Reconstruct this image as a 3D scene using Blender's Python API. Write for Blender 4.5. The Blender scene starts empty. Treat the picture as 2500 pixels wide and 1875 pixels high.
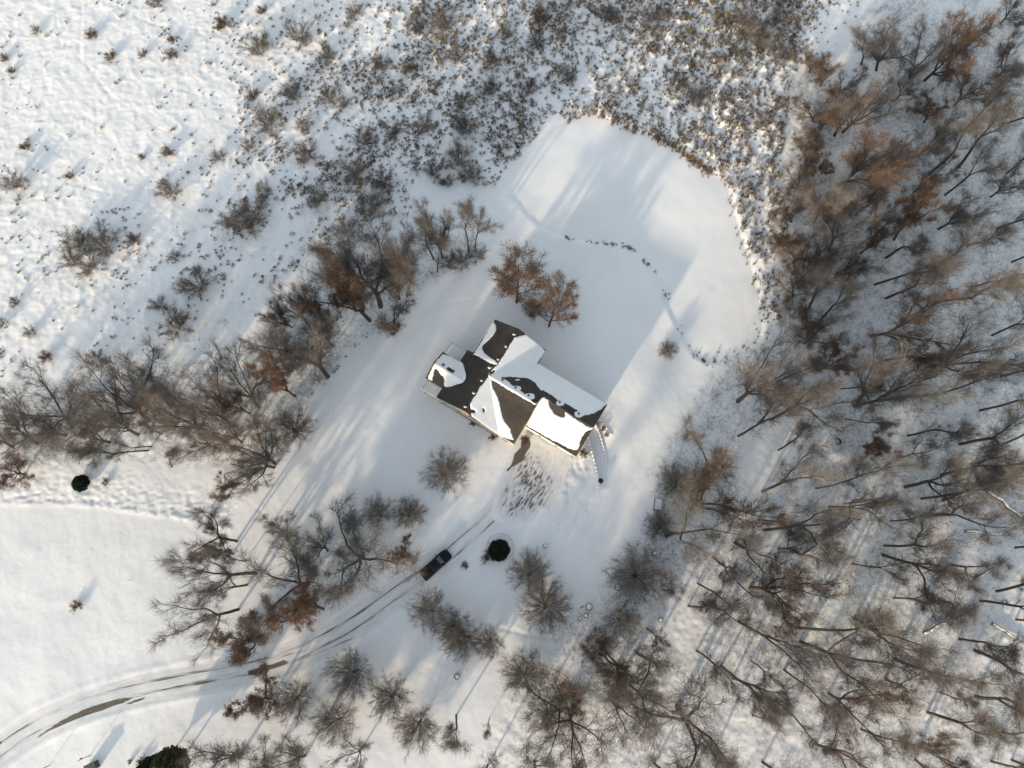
import bpy, math, random
import numpy as np
R = math.radians
SC = bpy.context.scene
COL = SC.collection

# ------------------------------------------------------------------ camera, sky, sun, exposure
CAM_H = 120.0; FPX = 1733.0; TILT = R(14.2)
cd = bpy.data.cameras.new('camera'); cd.sensor_width = 36; cd.lens = 36 * FPX / 2500.0
cd.clip_start = 1; cd.clip_end = 8000
cam = bpy.data.objects.new('camera', cd); COL.objects.link(cam)
cam.location = (0, 0, CAM_H); cam.rotation_euler = (TILT, 0, 0)
SC.camera = cam

SUN_EL = R(12.0); SUN_AZ = R(211.8)          # where the sun stands (clockwise from +Y)
w = bpy.data.worlds.new('World'); SC.world = w; w.use_nodes = True
nt = w.node_tree; nt.nodes.clear()
sky = nt.nodes.new('ShaderNodeTexSky'); sky.sky_type = 'NISHITA'; sky.sun_disc = False
sky.sun_elevation = SUN_EL; sky.sun_rotation = SUN_AZ
sky.altitude = 200; sky.air_density = 1.2; sky.dust_density = 0.6; sky.ozone_density = 0.5
bg = nt.nodes.new('ShaderNodeBackground'); bg.inputs[1].default_value = 0.15
wo = nt.nodes.new('ShaderNodeOutputWorld')
haze_ = nt.nodes.new('ShaderNodeHueSaturation'); haze_.inputs['Saturation'].default_value = 0.58   # thin high haze whitens the winter sky
nt.links.new(sky.outputs[0], haze_.inputs['Color']); nt.links.new(haze_.outputs[0], bg.inputs[0]); nt.links.new(bg.outputs[0], wo.inputs[0])
sd = bpy.data.lights.new('sun', 'SUN'); sd.energy = 2.3; sd.angle = R(1.8); sd.color = (1.0, 0.815, 0.58)
sun = bpy.data.objects.new('sun', sd); COL.objects.link(sun)
sun.rotation_euler = (math.pi / 2 - SUN_EL, 0, -(SUN_AZ + math.pi)); sun.location = (-60, -90, 60)
SC.view_settings.view_transform = 'Standard'; SC.view_settings.look = 'None'
SC.view_settings.exposure = 1.06; SC.view_settings.gamma = 1; SC.view_settings.use_curve_mapping = False
SC.cycles.max_bounces = 6; SC.cycles.diffuse_bounces = 3; SC.cycles.transparent_max_bounces = 8

# ------------------------------------------------------------------ photograph <-> ground
CT, ST = math.cos(TILT), math.sin(TILT)
def un(u, v, z=0.0):
    a = (u - 1250) / FPX; b = (937.5 - v) / FPX
    t = (z - CAM_H) / (b * ST - CT)
    return np.array([a * t, (b * CT + ST) * t])
def proj(x, y, z):
    zz = z - CAM_H
    yc = y * CT + zz * ST; zc = -y * ST + zz * CT
    return 1250 + FPX * x / (-zc), 937.5 - FPX * yc / (-zc)
def zr(ox, oy, s): return lambda p: (ox + p[0] / s, oy + p[1] / s)
def gpts(pts): return np.array([un(*p) for p in pts])

# ------------------------------------------------------------------ noise
def _h(ix, iy, s):
    n = (ix.astype(np.int64) * 374761393 + iy.astype(np.int64) * 668265263 + s * 1442695041) & 0x7fffffff
    n = ((n ^ (n >> 13)) * 1274126177) & 0x7fffffff
    n = (n ^ (n >> 16)) & 0xffff
    return n / 65535.0
def vn(x, y, s=0):
    xi = np.floor(x); yi = np.floor(y); fx = x - xi; fy = y - yi
    fx = fx * fx * fx * (fx * (fx * 6 - 15) + 10); fy = fy * fy * fy * (fy * (fy * 6 - 15) + 10)
    a = _h(xi, yi, s); b = _h(xi + 1, yi, s); c = _h(xi, yi + 1, s); d = _h(xi + 1, yi + 1, s)
    return (a * (1 - fx) + b * fx) * (1 - fy) + (c * (1 - fx) + d * fx) * fy
def fbm(x, y, s=0, o=4):
    t = 0; a = .5; n = 0
    for i in range(o):
        t = t + a * vn(x + 17.3 * i, y - 9.1 * i, s + i); n += a; a *= .5; x = x * 2.03 + .3 * y; y = y * 2.03 - .2 * x * .2
    return t / n

# ------------------------------------------------------------------ polygons
def inside(poly, x, y):
    x = np.asarray(x, float); y = np.asarray(y, float)
    r = np.zeros(x.shape, bool); n = len(poly); j = n - 1
    for i in range(n):
        xi, yi = poly[i]; xj, yj = poly[j]
        c = ((yi > y) != (yj > y)) & (x < (xj - xi) * (y - yi) / ((yj - yi) or 1e-9) + xi)
        r ^= c; j = i
    return r
def pdist(poly, x, y, closed=True):
    x = np.asarray(x, float); y = np.asarray(y, float)
    d = np.full(x.shape, 1e18); n = len(poly)
    for i in range(n if closed else n - 1):
        ax, ay = poly[i]; bx, by = poly[(i + 1) % n]
        vx, vy = bx - ax, by - ay; L = vx * vx + vy * vy + 1e-12
        t = np.clip(((x - ax) * vx + (y - ay) * vy) / L, 0, 1)
        d = np.minimum(d, (x - ax - t * vx) ** 2 + (y - ay - t * vy) ** 2)
    return np.sqrt(d)
def sdist(poly, x, y):                      # + inside, - outside
    d = pdist(poly, x, y); return np.where(inside(poly, x, y), d, -d)
def smooth(a, b, x):
    t = np.clip((x - a) / (b - a), 0, 1); return t * t * (3 - 2 * t)
def dense(pts, step):
    pts = np.asarray(pts, float); out = []
    for a, b in zip(pts[:-1], pts[1:]):
        n = max(1, int(np.hypot(*(b - a)) / step))
        for i in range(n): out.append(a + (b - a) * i / n)
    out.append(pts[-1]); return np.array(out)
def chaikin(pts, closed=True, n=2):
    p = np.asarray(pts, float)
    for _ in range(n):
        q = []
        m = len(p)
        for i in range(m if closed else m - 1):
            a, b = p[i], p[(i + 1) % m]; q += [a * .75 + b * .25, a * .25 + b * .75]
        if not closed: q = [p[0]] + q + [p[-1]]
        p = np.array(q)
    return p

# ------------------------------------------------------------------ materials
def mat(name, base, rough=.8, var=.25, scale=3.0, bump=0.0, bscale=20.0, obj_rand=0.0, metal=0.0, col2=None, detail=4):
    m = bpy.data.materials.new(name); m.use_nodes = True; n = m.node_tree; N = n.nodes
    b = N['Principled BSDF']; b.inputs['Roughness'].default_value = rough; b.inputs['Metallic'].default_value = metal
    tc = N.new('ShaderNodeTexCoord'); no = N.new('ShaderNodeTexNoise')
    no.inputs['Scale'].default_value = scale; no.inputs['Detail'].default_value = detail
    n.links.new(tc.outputs['Object'], no.inputs['Vector'])
    mx = N.new('ShaderNodeMix'); mx.data_type = 'RGBA'
    c1 = [c * (1 - var) for c in base]; c2 = col2 or [min(1, c * (1 + var)) for c in base]
    mx.inputs[6].default_value = (*c1, 1); mx.inputs[7].default_value = (*c2, 1)
    cr = N.new('ShaderNodeMapRange'); cr.inputs[1].default_value = .35; cr.inputs[2].default_value = .65
    n.links.new(no.outputs[0], cr.inputs[0]); n.links.new(cr.outputs[0], mx.inputs[0])
    out = mx.outputs[2]
    if obj_rand:
        oi = N.new('ShaderNodeObjectInfo'); hs = N.new('ShaderNodeHueSaturation')
        mr = N.new('ShaderNodeMapRange'); mr.inputs[3].default_value = 1 - obj_rand; mr.inputs[4].default_value = 1 + obj_rand
        n.links.new(oi.outputs['Random'], mr.inputs[0]); n.links.new(mr.outputs[0], hs.inputs['Value'])
        n.links.new(out, hs.inputs['Color']); out = hs.outputs[0]
    n.links.new(out, b.inputs['Base Color'])
    if bump:
        bn = N.new('ShaderNodeTexNoise'); bn.inputs['Scale'].default_value = bscale; bn.inputs['Detail'].default_value = 5
        n.links.new(tc.outputs['Object'], bn.inputs['Vector'])
        bp = N.new('ShaderNodeBump'); bp.inputs['Strength'].default_value = bump; bp.inputs['Distance'].default_value = .05
        n.links.new(bn.outputs[0], bp.inputs['Height']); n.links.new(bp.outputs[0], b.inputs['Normal'])
    return m
SNOW = (.875, .860, .845)
M = {}
M['snow'] = mat('snow', SNOW, .65, .02, .15, .35, 3.0)
def ground_mat():
    m = mat('ground_snow', SNOW, .65, .02, .15, .4, 3.0); n = m.node_tree; N = n.nodes; b = N['Principled BSDF']
    src = b.inputs['Base Color'].links[0].from_socket
    tc = N.new('ShaderNodeTexCoord'); at = N.new('ShaderNodeAttribute'); at.attribute_name = 'litter'
    a = N.new('ShaderNodeTexNoise'); a.inputs['Scale'].default_value = 1.6; a.inputs['Detail'].default_value = 6; a.inputs['Roughness'].default_value = .72
    n.links.new(tc.outputs['Object'], a.inputs['Vector'])
    ad = N.new('ShaderNodeMath'); ad.operation = 'ADD'; n.links.new(a.outputs[0], ad.inputs[0]); n.links.new(at.outputs['Fac'], ad.inputs[1])
    mr = N.new('ShaderNodeMapRange'); mr.inputs[1].default_value = .82; mr.inputs[2].default_value = 1.12; mr.inputs[4].default_value = .75
    n.links.new(ad.outputs[0], mr.inputs[0])
    mx = N.new('ShaderNodeMix'); mx.data_type = 'RGBA'; mx.inputs[7].default_value = (.26, .215, .18, 1)
    n.links.new(mr.outputs[0], mx.inputs[0]); n.links.new(src, mx.inputs[6]); n.links.new(mx.outputs[2], b.inputs['Base Color'])
    return m
M['ground'] = ground_mat()
M['roof_snow'] = mat('roof_snow', (.85, .838, .815), .6, .02, .6, .3, 4.0)
M['bark'] = mat('bark', (.062, .049, .037), .9, .35, 2.5, .5, 12, .22)
M['twig'] = mat('twig', (.152, .130, .114), .9, .3, 1.5, 0, 1, .25)
M['twig_brown'] = mat('twig_brown', (.15, .102, .074), .9, .3, 1.5, 0, 1, .2)
M['rust'] = mat('rust_leaves', (.165, .074, .038), .8, .4, .8, 0, 1, .22)
M['dull_leaf'] = mat('dull_leaves', (.115, .066, .042), .8, .35, .9, 0, 1, .2)
M['brown_leaf'] = mat('brown_leaf', (.155, .08, .05), .8, .35, .9, 0, 1, .15)
M['grass'] = mat('dry_grass', (.145, .10, .055), .9, .45, .35, 0, 1)
M['reed'] = mat('reed', (.21, .145, .085), .9, .35, .5, 0, 1)
M['scrub'] = mat('scrub', (.115, .10, .09), .9, .3, .4, 0, 1)
M['brush'] = mat('brush', (.10, .085, .07), .9, .35, .4, 0, 1)
M['evergreen'] = mat('evergreen', (.022, .034, .014), .75, .5, 1.5, 0, 1)
M['olive_green'] = mat('olive_green', (.07, .075, .028), .8, .4, 1.2, 0, 1)
M['yew'] = mat('yew', (.012, .02, .008), .8, .5, 3, 0, 1)
M['wall'] = mat('wall_siding', (.42, .35, .27), .85, .12, 1.5, .3, 8)
M['stone'] = mat('stone', (.28, .25, .22), .9, .35, 2.2, .8, 6)
M['trim'] = mat('trim', (.72, .71, .68), .6, .06, 2)
M['glass'] = mat('glass', (.03, .04, .05), .08, .2, 1)
M['deck'] = mat('deck_boards', (.36, .34, .32), .8, .15, 4, .3, 10)
M['truck'] = mat('truck_paint', (.004, .0065, .010), .42, .1, 1)
M['truck_glass'] = mat('truck_glass', (.02, .05, .06), .05, .1, 1)
M['rubber'] = mat('rubber', (.015, .015, .015), .85, .2, 6)
M['tonneau'] = mat('bed_cover', (.012, .013, .016), .7, .2, 3)
M['chrome'] = mat('chrome', (.5, .5, .52), .3, .05, 3, metal=1)
M['lamp_red'] = mat('lamp_red', (.25, .01, .01), .3, .1, 3)
M['lamp_clear'] = mat('lamp_clear', (.7, .7, .68), .2, .05, 3)
M['dark_metal'] = mat('dark_metal', (.05, .05, .052), .5, .2, 4)
M['green_box'] = mat('green_box', (.035, .06, .045), .6, .2, 4)
M['white_lid'] = mat('white_lid', (.8, .8, .8), .5, .03, 3)
M['wood'] = mat('weathered_wood', (.17, .135, .10), .9, .3, 3, .4, 10)
M['tan_stone'] = mat('tan_stone', (.4, .3, .22), .9, .25, 3, .5, 8)

def shingle():
    m = bpy.data.materials.new('shingle'); m.use_nodes = True; n = m.node_tree; N = n.nodes
    b = N['Principled BSDF']; b.inputs['Roughness'].default_value = .88
    tc = N.new('ShaderNodeTexCoord')
    a = N.new('ShaderNodeTexNoise'); a.inputs['Scale'].default_value = 6.0; a.inputs['Detail'].default_value = 6
    c = N.new('ShaderNodeTexNoise'); c.inputs['Scale'].default_value = .35; c.inputs['Detail'].default_value = 3
    n.links.new(tc.outputs['Object'], a.inputs['Vector']); n.links.new(tc.outputs['Object'], c.inputs['Vector'])
    ad = N.new('ShaderNodeMath'); ad.operation = 'ADD'
    n.links.new(a.outputs[0], ad.inputs[0]); n.links.new(c.outputs[0], ad.inputs[1])
    mr = N.new('ShaderNodeMapRange'); mr.inputs[1].default_value = .8; mr.inputs[2].default_value = 1.2
    n.links.new(ad.outputs[0], mr.inputs[0])
    mx = N.new('ShaderNodeMix'); mx.data_type = 'RGBA'
    mx.inputs[6].default_value = (.026, .023, .020, 1); mx.inputs[7].default_value = (.060, .049, .037, 1)
    n.links.new(mr.outputs[0], mx.inputs[0]); n.links.new(mx.outputs[2], b.inputs['Base Color'])
    bp = N.new('ShaderNodeBump'); bp.inputs['Strength'].default_value = .3; bp.inputs['Distance'].default_value = .03
    n.links.new(a.outputs[0], bp.inputs['Height']); n.links.new(bp.outputs[0], b.inputs['Normal'])
    return m
M['shingle'] = shingle()
M['truck'].node_tree.nodes['Principled BSDF'].inputs['Specular IOR Level'].default_value = .25
M['tonneau'].node_tree.nodes['Principled BSDF'].inputs['Specular IOR Level'].default_value = .2

def pavement(name, ang, sx, sy):
    """packed snow over asphalt: the vertex attribute 'bare' says how much asphalt has been exposed"""
    m = bpy.data.materials.new(name); m.use_nodes = True; n = m.node_tree; N = n.nodes
    b = N['Principled BSDF']; b.inputs['Roughness'].default_value = .7
    tc = N.new('ShaderNodeTexCoord'); mp = N.new('ShaderNodeMapping'); mp.vector_type = 'TEXTURE'
    mp.inputs['Rotation'].default_value = (0, 0, ang); mp.inputs['Scale'].default_value = (sx, sy, 1)
    n.links.new(tc.outputs['UV' if name == 'driveway_surface' else 'Object'], mp.inputs['Vector'])
    no = N.new('ShaderNodeTexNoise'); no.inputs['Scale'].default_value = 1; no.inputs['Detail'].default_value = 5
    no.inputs['Roughness'].default_value = .6
    n.links.new(mp.outputs[0], no.inputs['Vector'])
    at = N.new('ShaderNodeAttribute'); at.attribute_name = 'bare'
    s = N.new('ShaderNodeMath'); s.operation = 'ADD'
    n.links.new(no.outputs[0], s.inputs[0]); n.links.new(at.outputs['Fac'], s.inputs[1])
    mr = N.new('ShaderNodeMapRange'); mr.inputs[1].default_value = .86; mr.inputs[2].default_value = 1.0
    n.links.new(s.outputs[0], mr.inputs[0])
    n2 = N.new('ShaderNodeTexNoise'); n2.inputs['Scale'].default_value = 2.5; n2.inputs['Detail'].default_value = 4
    n.links.new(tc.outputs['Object'], n2.inputs['Vector'])
    a1 = N.new('ShaderNodeMix'); a1.data_type = 'RGBA'
    a1.inputs[6].default_value = (.10, .082, .066, 1); a1.inputs[7].default_value = (.18, .15, .12, 1)
    n.links.new(n2.outputs[0], a1.inputs[0])
    s1 = N.new('ShaderNodeMix'); s1.data_type = 'RGBA'       # clean snow -> slush
    s1.inputs[6].default_value = (*SNOW, 1); s1.inputs[7].default_value = (.62, .61, .60, 1)
    m2 = N.new('ShaderNodeMapRange'); m2.inputs[1].default_value = .45; m2.inputs[2].default_value = .95
    n.links.new(s.outputs[0], m2.inputs[0]); n.links.new(m2.outputs[0], s1.inputs[0])
    mx = N.new('ShaderNodeMix'); mx.data_type = 'RGBA'
    n.links.new(mr.outputs[0], mx.inputs[0]); n.links.new(s1.outputs[2], mx.inputs[6]); n.links.new(a1.outputs[2], mx.inputs[7])
    n.links.new(mx.outputs[2], b.inputs['Base Color'])
    bp = N.new('ShaderNodeBump'); bp.inputs['Strength'].default_value = .5; bp.inputs['Distance'].default_value = .04; bp.invert = True
    n.links.new(no.outputs[0], bp.inputs['Height']); n.links.new(bp.outputs[0], b.inputs['Normal'])
    return m
M['drive'] = pavement('driveway_surface', 0, 4.5, .2)
M['court'] = pavement('forecourt_surface', R(58), 1.3, .34)

# ------------------------------------------------------------------ mesh helpers
def mesh_np(name, V, F, m, smooth_=False):
    V = np.asarray(V, np.float32); F = np.asarray(F, np.int32)
    me = bpy.data.meshes.new(name); k = F.shape[1]
    me.vertices.add(len(V)); me.vertices.foreach_set('co', V.ravel())
    me.loops.add(F.size); me.loops.foreach_set('vertex_index', F.ravel())
    me.polygons.add(len(F)); me.polygons.foreach_set('loop_start', np.arange(0, F.size, k, dtype=np.int32))
    me.polygons.foreach_set('loop_total', np.full(len(F), k, np.int32))
    if smooth_: me.polygons.foreach_set('use_smooth', np.ones(len(F), bool))
    me.materials.append(m); me.update(calc_edges=True); return me
def link(name, me, parent=None, loc=(0, 0, 0), rz=0.0):
    o = bpy.data.objects.new(name, me); COL.objects.link(o); o.parent = parent
    o.location = loc; o.rotation_euler = (0, 0, rz); return o
def tag(o, label=None, cat=None, group=None, kind=None):
    if label: o['label'] = label
    if cat: o['category'] = cat
    if group: o['group'] = group
    if kind: o['kind'] = kind
    return o
def empty(name, loc, rz=0.0):
    o = bpy.data.objects.new(name, None); COL.objects.link(o); o.location = loc; o.rotation_euler = (0, 0, rz)
    o.empty_display_size = .5; return o

class MB:
    """collects shapes, links them as one mesh"""
    def __init__(s): s.v = []; s.f = []
    def poly(s, verts, faces):
        b = len(s.v); s.v += [tuple(map(float, q)) for q in verts]; s.f += [tuple(b + i for i in f) for f in faces]; return s
    def box(s, x0, x1, y0, y1, z0, z1):
        return s.poly([(x0, y0, z0), (x1, y0, z0), (x1, y1, z0), (x0, y1, z0), (x0, y0, z1), (x1, y0, z1), (x1, y1, z1), (x0, y1, z1)],
                      [(0, 3, 2, 1), (4, 5, 6, 7), (0, 1, 5, 4), (1, 2, 6, 5), (2, 3, 7, 6), (3, 0, 4, 7)])
    def bar(s, a, b, r, n=6, r2=None):
        a = np.array(a, float); b = np.array(b, float); d = b - a; L = np.linalg.norm(d) or 1e-6; d /= L
        u = np.cross(d, (0, 0, 1) if abs(d[2]) < .9 else (1, 0, 0)); u /= np.linalg.norm(u); w_ = np.cross(d, u)
        r2 = r if r2 is None else r2; V = []
        for p, q in ((a, r), (b, r2)):
            for i in range(n):
                t = 2 * math.pi * i / n; V.append(p + q * (math.cos(t) * u + math.sin(t) * w_))
        F = [(i, (i + 1) % n, n + (i + 1) % n, n + i) for i in range(n)] + [tuple(range(n - 1, -1, -1)), tuple(range(n, 2 * n))]
        return s.poly(V, F)
    def lathe(s, prof, cx=0, cy=0, n=20):
        V = []; F = []
        for r, z in prof:
            for i in range(n):
                t = 2 * math.pi * i / n; V.append((cx + r * math.cos(t), cy + r * math.sin(t), z))
        for k in range(len(prof) - 1):
            for i in range(n):
                j = (i + 1) % n; F.append((k * n + i, k * n + j, (k + 1) * n + j, (k + 1) * n + i))
        F += [tuple(range(n - 1, -1, -1)), tuple(range((len(prof) - 1) * n, len(prof) * n))]
        return s.poly(V, F)
    def build(s, name, m, parent=None, bevel=0, smooth_=False, loc=(0, 0, 0), rz=0):
        me = bpy.data.meshes.new(name); me.from_pydata(s.v, [], s.f); me.materials.append(m); me.update()
        if smooth_:
            for p in me.polygons: p.use_smooth = True
        o = link(name, me, parent, loc, rz)
        if bevel:
            bv = o.modifiers.new('bevel', 'BEVEL'); bv.width = bevel; bv.segments = 2; bv.limit_method = 'ANGLE'
        return o

# ------------------------------------------------------------------ regions of the ground (outlines on the ground plane)
POND = chaikin(gpts([(1238, 462), (1262, 400), (1330, 315), (1385, 285), (1440, 268), (1462, 270), (1530, 305), (1600, 325), (1650, 345), (1700, 395), (1775, 425),
    (1800, 520), (1822, 600), (1850, 680), (1862, 760), (1868, 810), (1830, 850), (1790, 872), (1730, 880), (1690, 850), (1660, 790), (1640, 750),
    (1615, 695), (1590, 650), (1560, 610), (1500, 588), (1430, 582), (1390, 572), (1330, 555), (1290, 510)]))
MEADOW = gpts([(-400, -500), (2300, -500), (2120, 20), (2010, 120), (1930, 190), (1900, 480), (1890, 560), (1900, 700), (1920, 800), (1862, 830), (1850, 660),
    (1822, 590), (1790, 450), (1700, 395), (1600, 325), (1440, 260), (1350, 285), (1270, 370), (1200, 452), (1060, 462), (990, 540), (850, 600), (740, 640), (660, 740),
    (600, 830), (260, 900), (-400, 960)])
WOODS = gpts([(2010, 130), (2120, 20), (2250, -60), (2900, -200), (2900, 2100), (1100, 2100), (1230, 1700), (1420, 1500), (1540, 1300), (1620, 1100), (1770, 850), (1920, 800), (1900, 560), (1920, 200)])
HEDGE = gpts([(-300, 990), (250, 905), (600, 850), (660, 740), (760, 650), (1000, 560), (1180, 590), (1150, 650), (1040, 690), (960, 800), (880, 840), (800, 930), (720, 1020), (690, 1130), (560, 1150), (350, 1120), (-300, 1180)])
DRIVE_C = chaikin(gpts([(-160, 1960), (20, 1815), (110, 1760), (230, 1712), (370, 1675), (520, 1648), (660, 1622), (760, 1580), (860, 1525), (960, 1452), (1060, 1385), (1140, 1315), (1200, 1262), (1250, 1215), (1290, 1170)]), False, 3)
COURT = chaikin(gpts([(1266, 1062), (1300, 1066), (1400, 1108), (1400, 1160), (1372, 1230), (1310, 1272), (1240, 1285), (1195, 1270), (1205, 1215), (1232, 1140)]), True, 1)
HJ = np.array([-3.81, 29.79]); HA = R(-31.7)
def loc2w(x, y):
    return HJ[0] + x * math.cos(HA) - y * math.sin(HA), HJ[1] + x * math.sin(HA) + y * math.cos(HA)

rng = np.random.default_rng(7)
def inmask(poly, x, y, soft): return smooth(-soft, soft, sdist(poly, x, y))

DENS = [(50,100,.10),(300,200,.06),(500,300,.04),(200,500,.03),(100,700,.08),(300,780,.06),(400,500,.05),(540,450,.12),(650,100,.35),(700,300,.4),(650,520,.45),(450,650,.28),
 (800,200,.6),(800,450,.7),(900,100,.7),(1000,300,.8),(1100,200,.85),(1000,470,.55),(1200,100,.95),(1250,270,.9),(1400,100,1.1),(1550,200,1.3),(1700,100,1.6),(1800,300,1.3),
 (1650,330,1.1),(1850,450,1.0),(1880,650,.5),(2050,80,.1),(560,780,.06),(350,640,.25),(1130,400,.5),(1450,240,1.0),(1900,20,1.2),(420,60,.12),(-150,300,.08),(1100,0,.9),(620,30,.3),(820,560,.4),(230,600,.2)]
def density(x, y):
    u, v = proj(x, y, 0)
    W = 0; S = 0
    for a, b, d in DENS:
        k = 1.0 / (((u - a) ** 2 + (v - b) ** 2) / 1e4 + .15) ** 2
        W = W + k; S = S + k * d
    return S / W

# tussocks of dry grass: where they stand
def scatter(n, x0, x1, y0, y1): return rng.uniform(x0, x1, n), rng.uniform(y0, y1, n)
tx, ty = scatter(60000, -112, 70, 22, 125)
D_ = density(tx, ty)
dn = D_ * (.10 + .50 * smooth(.1, 1.0, D_) + 1.45 * smooth(.40, .66, fbm(tx * .11, ty * .13, 31, 4))) * (.5 + 1.2 * smooth(.4, .6, fbm(tx * .7, ty * .7, 33, 2)))
keep = (rng.uniform(0, 1, len(tx)) < dn * .50) & inside(MEADOW, tx, ty) & ~inside(POND, tx, ty)
tx, ty = tx[keep], ty[keep]
TD = density(tx, ty)
tsz = (.36 + .85 * rng.uniform(0, 1, len(tx)) ** 2.2) * (.75 + .4 * np.minimum(TD, 1))

# ------------------------------------------------------------------ ground height
def axis(lo, hi, step, far):
    a = [np.arange(lo, hi, step)]; s = step; p = hi; r = []
    while p < far: r.append(p); s *= 1.25; p += s
    q = []; s = step; p = lo - step
    while p > -far: q.append(p); s *= 1.25; p -= s
    return np.concatenate([np.array(q[::-1]), a[0], np.array(r)])
GX = axis(-108, 108, .26, 3500); GY = axis(-36, 116, .26, 3500)
XX, YY = np.meshgrid(GX, GY)
def base_h(x, y):
    h = 1.1 * (fbm(x * .018 + 5, y * .018, 2, 2) - .5)
    sp = sdist(POND, x, y)
    # the lawn falls from the house to the pond
    h = h * smooth(-2, -14, sp) - .75 * smooth(-22, -1.0, sp)
    h = h - .26 * smooth(-1.1, .3, sp)
    lx = (x - HJ[0]) * math.cos(HA) + (y - HJ[1]) * math.sin(HA); ly = -(x - HJ[0]) * math.sin(HA) + (y - HJ[1]) * math.cos(HA)
    near = smooth(14, 3, pdist([(-8, 0), (18, 0)], lx, ly, False) - 8)
    h = h * (1 - near)
    return h
TER = gpts([(1455, 1000), (1436, 1067), (1448, 1110), (1462, 1160), (1470, 1190), (1530, 1195), (1700, 1100), (1800, 900), (1700, 860), (1560, 880), (1500, 940)])
RW1 = chaikin(gpts([(1430, 1050), (1437, 1075), (1447, 1110), (1457, 1150), (1463, 1180)]), False, 2)
RW2 = chaikin(gpts([(1452, 1032), (1466, 1060), (1476, 1095), (1483, 1130)]), False, 2)
RW3 = chaikin(gpts([(1463, 1021), (1478, 1040), (1494, 1062)]), False, 2)
def ground_raw(x, y):
    h = base_h(x, y)
    t = inmask(TER, x, y, .35)
    h = h - .75 * t * smooth(6.5, 2.5, np.hypot(x - RW1[len(RW1) // 2, 0], y - RW1[len(RW1) // 2, 1]))
    me = inmask(MEADOW, x, y, 2.0) * smooth(.2, -1.2, sdist(POND, x, y))
    hd = inmask(HEDGE, x, y, 1.5); wd = inmask(WOODS, x, y, 3)
    D = np.clip(density(x, y), 0, 1.2)
    n1 = fbm(x * .55, y * .55, 11, 3); n2 = fbm(x * 1.5 + .4 * n1 * 4, y * 1.9, 12, 3)
    h = h + me * ((n1 - .5) * (.20 + .28 * D) + (n2 - .5) * (.09 + .17 * D))
    rg = 1 - np.abs(2 * fbm(x * .42 + 3, y * .30, 15, 3) - 1)
    h = h + me * rg ** 4 * .10
    h = h + (hd + wd * .85) * ((fbm(x * .7, y * .7, 13, 3) - .5) * .26 + (n2 - .5) * .12)
    rest = np.clip(1 - me - hd - wd, 0, 1)
    h = h + rest * ((fbm(x * .12, y * .12, 14, 3) - .5) * .30 + (fbm(x * .6, y * .35, 16, 3) - .5) * .05 + (fbm(x * 1.7, y * 1.5, 17, 2) - .5) * .035)
    return h
ZZ = ground_raw(XX, YY)
# rough strip north of the mown field on the left
ln = chaikin(gpts([(-300, 1232), (0, 1228), (230, 1230), (330, 1250), (430, 1262), (560, 1290)]), False, 2)
dl = pdist(ln, XX, YY, False); ab = inside(list(map(tuple, ln)) + [tuple(un(620, 1120)), tuple(un(-300, 1120))], XX, YY)
ZZ += np.where(ab, smooth(9, 0, dl) * (fbm(XX * 1.3, YY * 2.2, 18, 3) - .5) * .32, 0) + .10 * np.exp(-(dl / .45) ** 2) * (.3 + fbm(XX * .9, YY * .9, 19, 2))
# banks along the driveway
dd = pdist(DRIVE_C, XX, YY, False)
ZZ += -.05 * smooth(2.7, 1.7, dd) + .045 * np.exp(-((dd - 2.8) / .4) ** 2) * (.5 + fbm(XX * .5, YY * .5, 20, 2))

def splat(x, y, r, a, ex=1.0, ang=0.0):
    k = 3 * r * max(ex, 1)
    i0, i1 = np.searchsorted(GX, [x - k, x + k]); j0, j1 = np.searchsorted(GY, [y - k, y + k])
    if i1 <= i0 or j1 <= j0: return
    dx = XX[j0:j1, i0:i1] - x; dy = YY[j0:j1, i0:i1] - y
    c, s = math.cos(ang), math.sin(ang); p = (dx * c + dy * s) / ex; q = -dx * s + dy * c
    ZZ[j0:j1, i0:i1] += a * np.exp(-(p * p + q * q) / (r * r))
for x, y, s in zip(tx, ty, tsz):
    splat(x + rng.uniform(-.2, .2), y + .30, rng.uniform(.35, .6) * s, rng.uniform(.08, .24) * s, rng.uniform(1, 1.8), rng.uniform(0, 3.1))
def trail(px, step, r, a, wob=.12, alt=.0):
    p = dense(chaikin(gpts(px), False, 2), step)
    for i, q in enumerate(p):
        d = p[min(i + 1, len(p) - 1)] - p[max(i - 1, 0)]; d = d / (np.hypot(*d) + 1e-6)
        o = alt * (1 if i % 2 else -1)
        a_ = a * .55
        splat(q[0] - d[1] * o + rng.uniform(-wob, wob), q[1] + d[0] * o + rng.uniform(-wob, wob), r * rng.uniform(.8, 1.2), a_ * rng.uniform(.7, 1.2), 1.3, math.atan2(d[1], d[0]))
z6 = zr(1150, 1020, 4.022); z0 = zr(0, 0, 2.458); z5 = zr(650, 480, 2.765); zb = zr(800, 1200, 2.458); zl = zr(0, 600, 2.458); zc = zr(0, 1200, 2.458); zw = zr(1600, 1200, 2.458)
trail([z6(p) for p in [(1040, 430), (980, 560), (960, 680), (985, 800), (960, 920), (900, 1050), (840, 1150), (770, 1230)]], .75, .42, -.22, .15, .35)
trail([z6(p) for p in [(1090, 400), (1130, 470), (1160, 600), (1080, 560), (1060, 480)]], .9, .5, -.2, .5, .4)
trail([z0(p) for p in [(410, 1100), (560, 1140), (700, 1170), (840, 1200), (960, 1270), (1060, 1350), (1100, 1450)]], .5, .3, -.12)
trail([z0(p) for p in [(492, -60), (485, 150), (478, 370), (540, 400), (640, 560), (760, 640)]], .5, .28, -.10)
trail([z0(p) for p in [(700, 30), (820, 110), (960, 165), (1120, 170), (1300, 190)]], .5, .3, -.10)
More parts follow.
